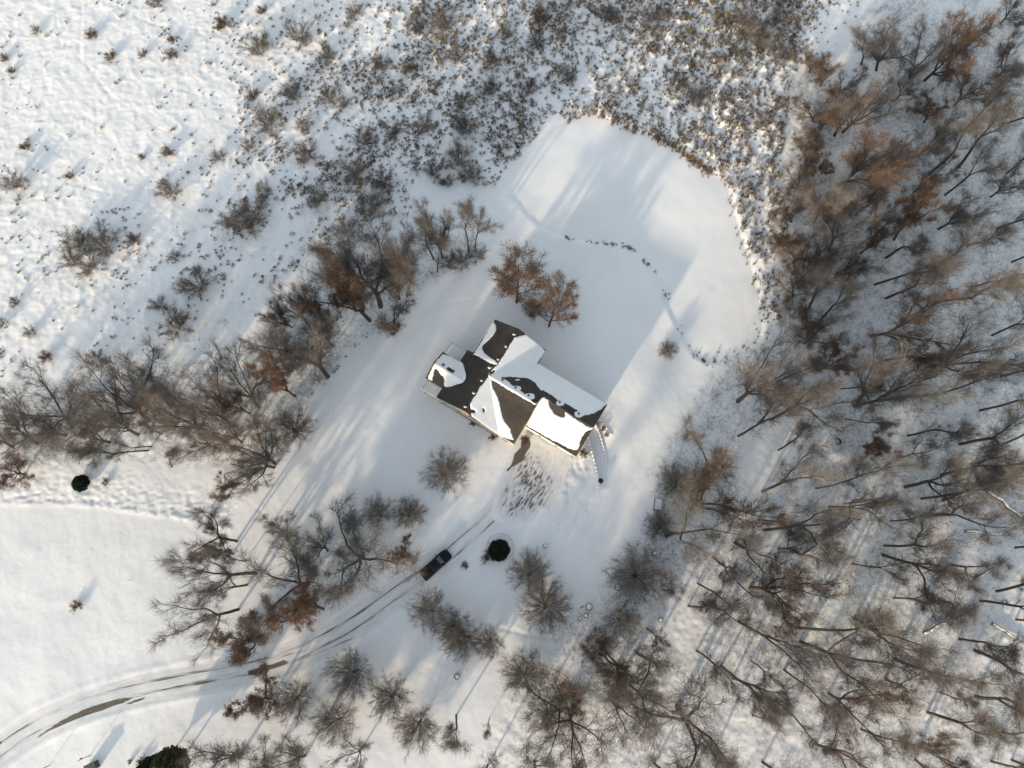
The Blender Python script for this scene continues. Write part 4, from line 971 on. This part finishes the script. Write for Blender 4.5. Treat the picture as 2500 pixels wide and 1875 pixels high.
# gutters, bargeboards, ridge caps
def rod(name, pts, r, m='trim', n=6):
    mb = MB()
    for a, b in zip(pts[:-1], pts[1:]): mb.bar(a, b, r, n)
    return mb.build(name, M[m], house)
rod('gutter', [(XE - .3, -7.06, zB(7.0) - .06), (9.15, -7.06, zB(7.0) - .06)], .07)
rod('gutter', [(9.15, -3.52, zC(-3.45) - .06), (18.85, -3.52, zC(-3.45) - .06)], .07)
rod('gutter', [(5.4, 6.79, zB(6.72) - .06), (18.85, 6.79, zB(6.72) - .06)], .07)
rod('gutter', [(XW - .07, -7.1, zA(XW) - .06), (XW - .07, -5.35, zA(XW) - .06)], .07)
rod('gutter', [(-4.79, 2.6, zA(-4.72) - .06), (-4.79, 9.35, zA(-4.72) - .06)], .07)
for pts in ([(XW, -7.13, zA(XW) - .1), (0, -7.13, ZR - .1), (XE, -7.13, zA(XE) - .1)], [(-4.72, 9.38, zA(-4.72) - .1), (0, 9.38, ZR - .1), (5.35, 9.38, zA(5.35) - .1)],
            [(18.88, -3.45, zC(-3.45) - .1), (18.88, YC, ZCR - .1), (18.88, 6.72, zC(6.72) - .1)], [(9.19, -7.0, zB(7) - .1), (9.19, -3.5, zB(3.5) - .1)], [(-9.28, -5.3, zW(-5.3) - .1), (-9.28, -2.6, zWr - .1), (-9.28, .05, zW(.05) - .1)]):
    rod('bargeboard', pts, .05, 'tan_stone' if pts[0][0] == XW else 'wood', 4)
MB().bar((0, -7.1, ZR + .01), (0, 9.35, ZR + .01), .05, 6).build('ridge_cap', M['shingle'], house)
MB().bar((0, 0, ZR + .01), (9.15, 0, ZR + .01), .05, 6).build('ridge_cap', M['shingle'], house)
MB().bar((9.15, YC, ZCR + .01), (18.85, YC, ZCR + .01), .05, 6).build('ridge_cap', M['shingle'], house)

z4 = zr(1000, 740, 4.0963)
def px_local(u, v, z):
    x, y = un(u, v, z); x -= HJ[0]; y -= HJ[1]
    return x * math.cos(HA) + y * math.sin(HA), -x * math.sin(HA) + y * math.cos(HA)
# roof vents along the ridges
for x4, y4, zf in ((930, 775, zB), (1060, 850, zB), (1190, 930, zB), (1500, 992, zC), (1690, 1108, zC), (338, 618, zW), (440, 680, zW)):
    u, v = z4((x4, y4)); z = 7.5 if zf is zB else (6.9 if zf is zC else 6.1); lx, ly = px_local(u, v, z); zz = zf(ly)
    MB().box(lx - .16, lx + .16, ly - .16, ly + .16, zz - .15, zz + .30).build('roof_vent', M['dark_metal'], house, .02)
VD = [(1050, 310), (970, 430), (890, 560), (805, 640), (725, 770), (645, 895), (560, 1030)]
for x4, y4 in VD:
    u, v = z4((x4, y4)); lx, ly = px_local(u, v, 7.8); zz = zA(lx)
    MB().box(lx - .14, lx + .14, ly - .14, ly + .14, zz - .15, zz + .2).build('roof_vent', M['dark_metal'], house, .02)

# ---- snow lying on the roof: a real layer with rounded rims
SN = [[(1105, 255), (1385, 475), (1312, 605), (1990, 1000), (1990, 1040), (1850, 1260), (1700, 1190), (1390, 975), (1260, 1020), (1200, 985), (800, 755), (780, 722), (850, 640), (892, 606)],
      [(640, 515), (700, 415), (760, 320), (808, 228), (838, 178), (862, 215), (868, 262), (840, 320), (775, 385), (728, 420), (722, 455), (745, 500), (800, 545), (850, 572), (890, 605), (850, 622), (640, 505)],
      [(780, 725), (822, 770), (822, 830), (860, 900), (895, 975), (912, 1080), (935, 1165), (975, 1215), (1002, 1245), (1012, 1300), (1042, 1360), (1030, 1372), (862, 1312), (545, 1100)],
      [(1322, 922), (1340, 935), (1388, 975), (1405, 1050), (1440, 1098), (1500, 1120), (1540, 1148), (1560, 1135), (1545, 1085), (1575, 1080), (1700, 1150), (1840, 1238), (1822, 1262), (1775, 1278), (1725, 1330), (1705, 1390), (1695, 1440), (1660, 1472), (1610, 1455), (1545, 1430), (1160, 1222), (1165, 1205)],
      [(200, 770), (185, 740), (245, 605), (330, 512), (360, 512), (530, 588), (548, 680), (570, 735), (530, 800), (410, 835), (340, 845), (350, 745), (300, 700), (262, 645), (240, 690), (232, 775)]]
BARE = [[(1380, 958), (1645, 1092), (1600, 1100), (1548, 1080), (1562, 1138), (1535, 1150), (1470, 1118), (1438, 1095), (1402, 1045)], [(900, 741), (1010, 737), (1130, 746), (1180, 752), (1225, 772), (1262, 800), (1290, 842), (1312, 872), (1350, 876), (1430, 922), (1475, 972), (1560, 1000), (1640, 1048), (1700, 1085), (1722, 1130), (1762, 1118), (1800, 1120), (1870, 1088), (1935, 1045), (1975, 1008), (2010, 1010), (1850, 1275), (1700, 1185), (1390, 968), (1330, 935), (1262, 1020), (1215, 968), (1150, 900), (1080, 870), (1020, 815), (960, 765)],
        [(590, 1068), (625, 1060), (660, 1075), (658, 1100), (610, 1098), (588, 1082)], [(728, 1050), (748, 1052), (756, 1078), (742, 1098), (726, 1080)],
        [(385, 635), (420, 655), (445, 690), (430, 700), (395, 680), (360, 655)], [(320, 605), (345, 608), (350, 622), (328, 628)], [(792, 700), (838, 668), (850, 672), (842, 700), (800, 722)]]
SPOT = [(930, 782, 34, 22), (1062, 856, 48, 28), (1195, 936, 56, 32), (1505, 1000, 42, 30), (1690, 1115, 44, 32), (1080, 768, 24, 9), (1822, 1255, 16, 10)] + [(x_ - 4, y_ + 4, 15, 13) for x_, y_ in VD]
SN = [chaikin([z4(p) for p in q], True, 1) for q in SN]; BARE = [chaikin([z4(p) for p in q], True, 1) for q in BARE]
def snow_on(x0, x1, y0, y1, zf, others):
    st = .07; X, Y = np.meshgrid(np.linspace(x0, x1, int((x1 - x0) / st) + 1), np.linspace(y0, y1, int((y1 - y0) / st) + 1))
    Z = zf(X, Y); wx = HJ[0] + X * math.cos(HA) - Y * math.sin(HA); wy = HJ[1] + X * math.sin(HA) + Y * math.cos(HA)
    u, v = proj(wx, wy, Z); s_ = np.full(X.shape, -99.)
    for p in SN: s_ = np.maximum(s_, sdist(p, u, v))
    for p in BARE: s_ = np.minimum(s_, -sdist(p, u, v))
    for a, b, ra, rb in SPOT:
        a, b = z4((a, b)); d = (1 - np.hypot((u - a) / (ra / 4.1), (v - b) / (rb / 4.1))) * min(ra, rb) / 4.1; s_ = np.maximum(s_, d)
    s_ = s_ * .069 + (fbm(X * 1.7, Y * 1.7, 81, 4) - .5) * .22 + (fbm(X * 6, Y * 6, 82, 2) - .5) * .10          # metres inside the rim
    T_ = np.where(s_ > 0, .13 * np.sqrt(np.clip(1 - (1 - np.clip(s_ / .35, 0, 1)) ** 2, 0, 1)) + .03 * fbm(X * .8, Y * .8, 83, 2) * smooth(0, .5, s_), -.10)
    Zt = Z + np.maximum(T_, -.03)
    for o in others: s_ = np.where(o(X, Y) > Z + .3, -9, s_)
    k = (s_ > -.06); k = k[:-1, :-1] | k[1:, :-1] | k[:-1, 1:] | k[1:, 1:]
    id_ = np.arange(X.size).reshape(X.shape); Fq = np.stack([id_[:-1, :-1], id_[:-1, 1:], id_[1:, 1:], id_[1:, :-1]], -1)[k]
    if len(Fq) == 0: return
    V = np.stack([X, Y, Zt], -1).reshape(-1, 3)
    # skirts where the layer ends at the roof edge
    sk = []; VV = [V]; nb = len(V)
    for line in (id_[0, :], id_[-1, ::-1], id_[::-1, 0], id_[:, -1]):
        b = V[line].copy(); b[:, 2] = Z.reshape(-1)[line] - .02; base_ = nb; VV.append(b); nb += len(b)
        for i in range(len(line) - 1):
            if s_.reshape(-1)[line[i]] > 0 and s_.reshape(-1)[line[i + 1]] > 0: sk.append((line[i + 1], line[i], base_ + i, base_ + i + 1))
    V = np.concatenate(VV); Fq = np.concatenate([Fq, np.array(sk, int).reshape(-1, 4)])
    us = np.unique(Fq); mp = np.full(len(V), -1); mp[us] = np.arange(len(us))
    link('roof_snow', mesh_np('roof_snow', V[us], mp[Fq], M['roof_snow'], True), house)
fA = lambda x, y: np.where((y > -7.1) & (y < 9.35) & (np.abs(x) < 5.95), ZR - SA * np.abs(x), -9)
fB = lambda x, y: np.where((x > 0) & (x < 9.15) & (y > -7) & (y < 6.72), ZR - SB * np.abs(y), -9)
fW = lambda x, y: np.where((x < -3.3) & (y > -5.3) & (y < .05), zWr - .5 * np.abs(y + 2.6), -9)
snow_on(0.02, 5.93, -7.08, 2.5, lambda x, y: ZR - SA * np.abs(x), [fB])
snow_on(0.02, 5.35, 2.5, 9.33, lambda x, y: ZR - SA * np.abs(x), [fB])
snow_on(-4.72, -.02, 2.5, 9.33, lambda x, y: ZR - SA * np.abs(x), [])
snow_on(-5.93, -.02, -7.08, 2.5, lambda x, y: ZR - SA * np.abs(x), [fW])
snow_on(.3, 9.15, .02, 6.70, lambda x, y: ZR - SB * np.abs(y), [fA])
snow_on(.3, 9.13, -6.98, -.02, lambda x, y: ZR - SB * np.abs(y), [fA])
snow_on(9.15, 18.83, YC + .02, 6.70, lambda x, y: ZCR - SB * np.abs(y - YC), [])
snow_on(9.17, 18.83, -3.43, YC - .02, lambda x, y: ZCR - SB * np.abs(y - YC), [])
snow_on(-9.23, -3.3, -2.58, .03, lambda x, y: zWr - .5 * np.abs(y + 2.6), [fA])
snow_on(-9.23, -3.3, -5.28, -2.62, lambda x, y: zWr - .5 * np.abs(y + 2.6), [fA])

# ---- the two small decks with rails, either side of the west wing
def deck(x0, x1, y0, y1, z, sides):
    d = MB()
    nb = int((y1 - y0) / .15)
    for i in range(nb): d.box(x0, x1, y0 + i * .15, y0 + i * .15 + .135, z - .05, z)
    d.box(x0 + .05, x1 - .05, y0 + .05, y1 - .05, z - .25, z - .06)
    dk = d.build('deck', M['deck'], house)
    for px_, py_ in ((x0 + .1, y0 + .1), (x0 + .1, y1 - .1)): MB().box(px_ - .08, px_ + .08, py_ - .08, py_ + .08, -1.0, z - .25).build('post', M['trim'], dk)
    rl = MB()
    for (ax, ay), (bx, by) in sides:
        rl.bar((ax, ay, z + 1.0), (bx, by, z + 1.0), .055, 4); rl.bar((ax, ay, z + .12), (bx, by, z + .12), .03, 4)
        n = int(math.hypot(bx - ax, by - ay) / .16)
        for i in range(n + 1):
            t = i / max(n, 1); q = (ax + (bx - ax) * t, ay + (by - ay) * t); rl.bar((*q, z), (*q, z + 1.0), .018 if i % 8 else .05, 4)
    rl.build('railing', M['trim'], dk)
    X, Y = np.meshgrid(np.linspace(x0 + .1, x1 - .08, 24), np.linspace(y0 + .1, y1 - .1, 18)); Z = z + .03 + .09 * fbm(X * 1.3, Y * 1.3, 91, 3)
    Z[0, :] = Z[-1, :] = z; Z[:, 0] = Z[:, -1] = z; id_ = np.arange(X.size).reshape(X.shape)
    link('deck_snow', mesh_np('deck_snow', np.stack([X, Y, Z], -1).reshape(-1, 3), np.stack([id_[:-1, :-1], id_[:-1, 1:], id_[1:, 1:], id_[1:, :-1]], -1).reshape(-1, 4), M['roof_snow'], True), dk)
deck(-9.35, -5.55, .12, 2.75, 3.0, [((-9.3, .2), (-9.3, 2.7)), ((-9.3, 2.7), (-5.6, 2.7))])
deck(-9.2, -5.55, -7.1, -4.95, 3.0, [((-9.15, -5.0), (-9.15, -7.05)), ((-9.15, -7.05), (-5.6, -7.05))])

# shrubs at the foot of the house
for (u, v, rp, lab) in ((1205, 1063, 12, 'brown bush against the front wall below the cross gable'), (1155, 1035, 6, 'little bush against the front wall, further left'), (1283, 1075, 10, 'brown bush at the wall beside the bare asphalt'),
                        (1372, 1085, 9, 'small bush in front of the garage eave'), (1425, 1108, 11, 'dead bush beside the garage corner'), (1092, 985, 6, 'tiny bush by the lower deck'),
                        (1464, 1036, 7, 'round grey bush behind the garage corner, nearest the wall'), (1472, 1048, 6, 'dark small bush behind the garage corner, middle one'), (1480, 1063, 5, 'smallest bush behind the garage corner, farthest out')):
    g0 = un(u, v); plant('b' if 'grey' in lab else 'B', g0[0], g0[1], .9, rp * .07, (0, 0), lab, 'shrub', 'bushes planted round the house')

# curved retaining walls beside the garage
def rwall(line, h, label):
    C = dense(line, .5); mb = MB()
    for a, b in zip(C[:-1], C[1:]):
        d = (b - a) / np.hypot(*(b - a)); n_ = np.array([-d[1], d[0]]) * .14
        z = max(gz(*(a + n_ * 4)), gz(*(a - n_ * 4))) + .04
        P = [a - n_, b - n_, b + n_, a + n_]; mb.poly([(*p, z - h) for p in P] + [(*p, z) for p in P], [(0, 3, 2, 1), (4, 5, 6, 7), (0, 1, 5, 4), (1, 2, 6, 5), (2, 3, 7, 6), (3, 0, 4, 7)])
    o = mb.build('retaining_wall', M['tan_stone']); tag(o, label, 'wall', 'retaining walls beside the garage')
    cp = MB()
    for a, b in zip(C[:-1], C[1:]):
        d = (b - a) / np.hypot(*(b - a)); n_ = np.array([-d[1], d[0]]) * .14; z = max(gz(*(a + n_ * 4)), gz(*(a - n_ * 4))) + .04
        cp.bar((*a, z - .04), (*b, z - .04), .17, 8)
    cp.build('snow_cap', M['roof_snow'], o, smooth_=True)
rwall(RW1, 1.2, 'longest curved retaining wall, nearest the forecourt'); rwall(RW2, .6, 'middle curved retaining wall beside the garage'); rwall(RW3, .5, 'short outer retaining wall behind the garage corner')

# ------------------------------------------------------------------ the black pickup
def pickup():
    a = un(1030, 1409, .8); b = un(1098, 1347, .8); c = (a + b) / 2; ang = math.atan2(b[1] - a[1], b[0] - a[0])
    zz = gz(*c) + .02
    t = empty('pickup_truck', (c[0], c[1], zz), ang); L = 5.7; tag(t, 'black pickup truck parked on the snowy driveway, facing the garage', 'pickup truck')
    def loft(secs, name, m, par=t, bevel=.04):
        """secs: (x, halfwidth, z0, z1, top inset)"""
        mb = MB(); V = []; F_ = []
        for x, hw, z0, z1, ins in secs: V += [(x, -hw, z0), (x, hw, z0), (x, hw, z0 + (z1 - z0) * .6), (x, hw - ins, z1), (x, -hw + ins, z1), (x, -hw, z0 + (z1 - z0) * .6)]
        for k in range(len(secs) - 1):
            for i in range(6): F_.append((k * 6 + i, k * 6 + (i + 1) % 6, (k + 1) * 6 + (i + 1) % 6, (k + 1) * 6 + i))
        F_ += [tuple(range(5, -1, -1)), tuple(range((len(secs) - 1) * 6, len(secs) * 6))]
        return mb.poly(V, F_).build(name, M[m], par, bevel, True)
    body = loft([(-2.85, .93, .45, 1.02, .04), (-2.8, .97, .40, 1.06, .04), (.9, .99, .40, 1.08, .05), (1.9, .97, .40, 1.10, .10), (2.5, .90, .42, 1.04, .14), (2.78, .76, .45, .95, .14), (2.85, .66, .5, .85, .14)], 'body', 'truck')
    loft([(-1.0, .84, 1.05, 1.60, .12), (-.85, .86, 1.05, 1.86, .16), (.45, .86, 1.05, 1.88, .16), (.75, .86, 1.05, 1.78, .16), (1.42, .86, 1.05, 1.14, .05)], 'cab', 'truck')
    # glass
    ws = MB().poly([(.62, -.66, 1.86), (.62, .66, 1.86), (1.36, .78, 1.20), (1.36, -.78, 1.20), (.99, 0, 1.62)], [(0, 3, 4), (3, 2, 4), (2, 1, 4), (1, 0, 4)]).build('windshield', M['truck_glass'], t)
    MB().poly([(-1.03, -.66, 1.18), (-1.03, .66, 1.18), (-.92, .62, 1.74), (-.92, -.62, 1.74)], [(0, 1, 2, 3)]).build('rear_window', M['truck_glass'], t)
    for s_ in (-1, 1):
        MB().poly([(-.75, s_ * .872, 1.2), (.95, s_ * .872, 1.2), (.5, s_ * .76, 1.74), (-.7, s_ * .76, 1.74)], [(0, 1, 2, 3)]).build('side_window', M['truck_glass'], t)
    # bed: side walls and cover
    MB().box(-2.76, -1.04, -.84, .84, 1.05, 1.11).build('bed_cover', M['tonneau'], t, .02)
    for s_ in (-1, 1): MB().box(-2.8, -1.02, s_ * .92 - .045, s_ * .92 + .045, 1.04, 1.14).build('bed_rail', M['dark_metal'], t, .02)
    MB().box(-2.9, -2.84, -.8, .8, .62, 1.08).build('tailgate', M['truck'], t, .02)
    MB().box(-3.0, -2.86, -.85, .85, .42, .58).build('bumper', M['chrome'], t, .03); MB().box(2.78, 2.92, -.72, .72, .40, .60).build('bumper', M['chrome'], t, .04)
    MB().box(2.80, 2.875, -.45, .45, .62, .84).build('grille', M['dark_metal'], t, .01)
    for s_ in (-1, 1):
        MB().box(2.70, 2.84, s_ * .6 - .13, s_ * .6 + .13, .68, .84).build('headlight', M['lamp_clear'], t, .02)
        MB().box(-2.9, -2.83, s_ * .87 - .06, s_ * .87 + .06, .72, 1.0).build('tail_light', M['lamp_red'], t, .01)
        mi = MB().box(.88, 1.08, s_ * 1.08 - .09, s_ * 1.08 + .09, 1.22, 1.4).bar((1.0, s_ * .86, 1.25), (1.0, s_ * 1.0, 1.28), .03); mi.build('mirror', M['truck'], t, .02)
        for x in (-1.75, 1.75):
            w_ = MB(); w_.bar((x, s_ * .76, .38), (x, s_ * 1.0, .38), .39, 22); wo_ = w_.build('wheel', M['rubber'], t, .03)
            MB().bar((x, s_ * .98, .38), (x, s_ * 1.015, .38), .23, 16).build('rim', M['chrome'], wo_)
    for y in (-.45, .45): MB().bar((1.15, y, 1.17), (1.15, y * 1.2 - .45 * (y > 0) + .1, 1.30), .012, 4).build('wiper', M['rubber'], t)
pickup()

# ------------------------------------------------------------------ small things in the yard
def at(u, v): g0 = un(u, v); return g0[0], g0[1], gz(g0[0], g0[1])
def snowcap(parent, x, y, z, r, h=.1, sx=1, sy=1):
    mb = MB(); V = []; n = 18; rings = [(1, -.02), (1.02, h * .3), (.85, h * .8), (.5, h * 1.05), (.02, h * 1.1)]
    for k_, (q, zz) in enumerate(rings):
        for i in range(n): t = 2 * math.pi * i / n; V.append((x + q * r * sx * math.cos(t), y + q * r * sy * math.sin(t), z + zz))
    mb.poly(V, [(k_ * n + i, k_ * n + (i + 1) % n, (k_ + 1) * n + (i + 1) % n, (k_ + 1) * n + i) for k_ in range(len(rings) - 1) for i in range(n)])
    return mb.build('snow_cap', M['roof_snow'], parent, smooth_=True)
# white topped box
x, y, z = at(1605, 1232); t = empty('utility_box', (x, y, z), R(-8)); tag(t, 'white topped rectangular box at the edge of the woods, right of the forecourt', 'box')
MB().box(-.62, .62, -1.0, 1.0, -.1, .8).build('box_body', M['wood'], t, .03); MB().box(-.56, .56, -.94, .94, .803, .86).build('lid', M['white_lid'], t, .02)
for s_ in (-1, 1): MB().box(-.5, .5, s_ * 1.01 - .01, s_ * 1.01 + .02, .2, .6).build('side_panel', M['dark_metal'], t)
# green electrical box by the lower left
x, y, z = at(232, 1868); t = empty('electrical_box', (x, y, z), R(25)); tag(t, 'dark green electrical box standing in snow by the bottom left drive', 'box')
MB().box(-.75, .75, -.55, .55, -.1, 1.15).build('cabinet', M['green_box'], t, .04); MB().poly([(-.8, -.6, 1.152), (.8, -.6, 1.152), (.8, .6, 1.3), (-.8, .6, 1.3), (-.8, -.6, 1.22), (.8, -.6, 1.22), (.8, .6, 1.37), (-.8, .6, 1.37)], [(0, 3, 2, 1), (4, 5, 6, 7), (0, 1, 5, 4), (1, 2, 6, 5), (2, 3, 7, 6), (3, 0, 4, 7)]).build('lid', M['green_box'], t)
# pots and barrels with snow inside
for u, v, r, h, m, nm, lab in ((1331, 1333, .45, .55, 'stone', 'planter', 'round grey planter ring at the end of the footprint trail'), (1116, 1651, .55, .6, 'dark_metal', 'planter', 'round dark pot alone in the snow near the bottom'),
                           (1506, 1433, .7, .8, 'stone', 'barrel', 'stone rimmed round barrel beside the wide grey tree'), (1437, 1481, .7, .7, 'stone', 'barrel', 'round barrel nearest the round tree with curved limbs'),
                           (1430, 1503, .45, .5, 'wood', 'barrel', 'small wooden tub just below the round barrel'), (1416, 1510, .4, .4, 'wood', 'barrel', 'small wooden tub left of the other tub'),
                           (1596, 1351, .5, .9, 'dark_metal', 'barrel', 'dark upright drum below the white topped box'), (1612, 1513, .5, .4, 'wood', 'stump', 'short cut stump at the edge of the lower woods')):
    r *= .82; x, y, z = at(u, v); t = empty(nm, (x, y, z)); tag(t, lab, nm)
    MB().lathe([(r * .82, -.15), (r * .95, h * .5), (r, h), (r * .86, h), (r * .8, h - .08)], n=20).build('vessel' if nm != 'stump' else 'wood', M[m], t, smooth_=False)
    snowcap(t, .03, .03, h - .06, r * .74, .12)
# marker stakes and posts
for u, v, u2, h, lab in ((324, 1416, 0, 1.3, 'lone marker stake in the wide white field'), (301, 1706, 0, 1.1, 'drive marker stake at the bare wheel track, rightmost'), (226, 1735, 0, 1.0, 'drive marker stake at the bare wheel track, middle'),
                         (152, 1764, 0, 1.0, 'drive marker stake at the bare wheel track, left one'), (545, 1793, 0, 1.4, 'dark stake right above the big evergreen')):
    x, y, z = at(u, v); t = empty('marker_stake', (x, y, z)); tag(t, lab, 'stake', 'stakes marking the drive')
    MB().bar((0, 0, -.2), (0, 0, h), .025, 8).build('stake', M['trim'] if 'drive' in lab else M['wood'], t); MB().bar((0, 0, h - .25), (0, 0, h - .08), .032, 8).build('reflector', M['lamp_red'], t)
for u, v, h, arm, lab in ((222, 1843, 3.2, .45, 'slim post with short cross arm above the green box'), (122, 1868, 5.0, 1.1, 'tall post with long cross arm at the bottom left corner'), (1417, 1503-20, 1.2, .3, 'short hook post beside the wooden tubs')):
    x, y, z = at(u, v); t = empty('lamp_post', (x, y, z), R(35)); tag(t, lab, 'post')
    MB().bar((0, 0, -.2), (0, 0, h), .06, 8, .04).build('pole', M['dark_metal'], t); MB().bar((-arm * .3, 0, h - .05), (arm, 0, h), .035, 6).build('arm', M['dark_metal'], t)
    MB().box(arm - .1, arm + .2, -.1, .1, h - .08, h + .04).build('lamp_head', M['dark_metal'], t, .02)
# fallen logs with snow along their tops
for (u1, v1), (u2, v2), r, lab in ((zw((1600, 850)), zw((1800, 735)), .28, 'straight snow capped log in an open patch of the lower woods'), (zw((880, 385)), zw((1350, 65)), .32, 'longest snow capped fallen trunk slanting through the woods'),
                               (zw((1905, 530)), zw((2120, 395)), .22, 'snow capped log right of the dark brush heap'), (zw((1850, 240)), zw((2180, 262)), .25, 'snow capped fallen trunk lying level near the right edge'),
                               (zw((2010, 790)), zw((2230, 920)), .28, 'snow capped log running down to the right edge'), (zw((1980, 0)), zw((2220, 190)), .4, 'thick broken trunk with snow at the right edge')):
    a = at(u1, v1); b = at(u2, v2); t = empty('fallen_log', a); tag(t, lab, 'log', 'fallen logs in the woods')
    b = (b[0] - a[0], b[1] - a[1], b[2] - a[2]); L_ = math.hypot(b[0], b[1]); rr = random.Random(int(u1)); lg = MB(); sn_ = MB(); p = (0, 0, r * .7); n = 6
    nx_, ny_ = -b[1] / L_, b[0] / L_
    for i in range(1, n + 1):
        f = i / n; o_ = rr.gauss(0, .12) * (0 < i < n); q = (b[0] * f + nx_ * o_, b[1] * f + ny_ * o_, b[2] * f + r * .8 + .1)
        lg.bar(p, q, r * (1 - .6 * (f - 1 / n)), 9, r * (1 - .6 * f)); k_ = r * (1 - .6 * (f - .5 / n))
        sn_.bar((p[0], p[1], p[2] + k_ * .42), (q[0], q[1], q[2] + k_ * .42), k_ * .78, 8, k_ * .7); p = q
    lg.build('log', M['bark'], t, smooth_=True); sn_.build('snow_cap', M['roof_snow'], t, smooth_=True)
    br = MB()
    for i in range(4): f = rr.uniform(.5, .98); br.bar((b[0] * f, b[1] * f, b[2] * f + r), (b[0] * f + rr.gauss(0, .8), b[1] * f + rr.gauss(0, .8), b[2] * f + rr.uniform(.5, 1.4)), .05, 5, .015)
    br.build('branch_stub', M['bark'], t)
# culvert pipe in its hollow
x, y, z = at(2045, 1078); t = empty('culvert', (x, y, z)); tag(t, 'dark culvert opening ringed by a snow berm in the woods', 'culvert')
MB().lathe([(.55, -.6), (.62, .25), (.5, .25), (.45, -.5), (.1, -.55)], n=22).build('pipe', M['dark_metal'], t)
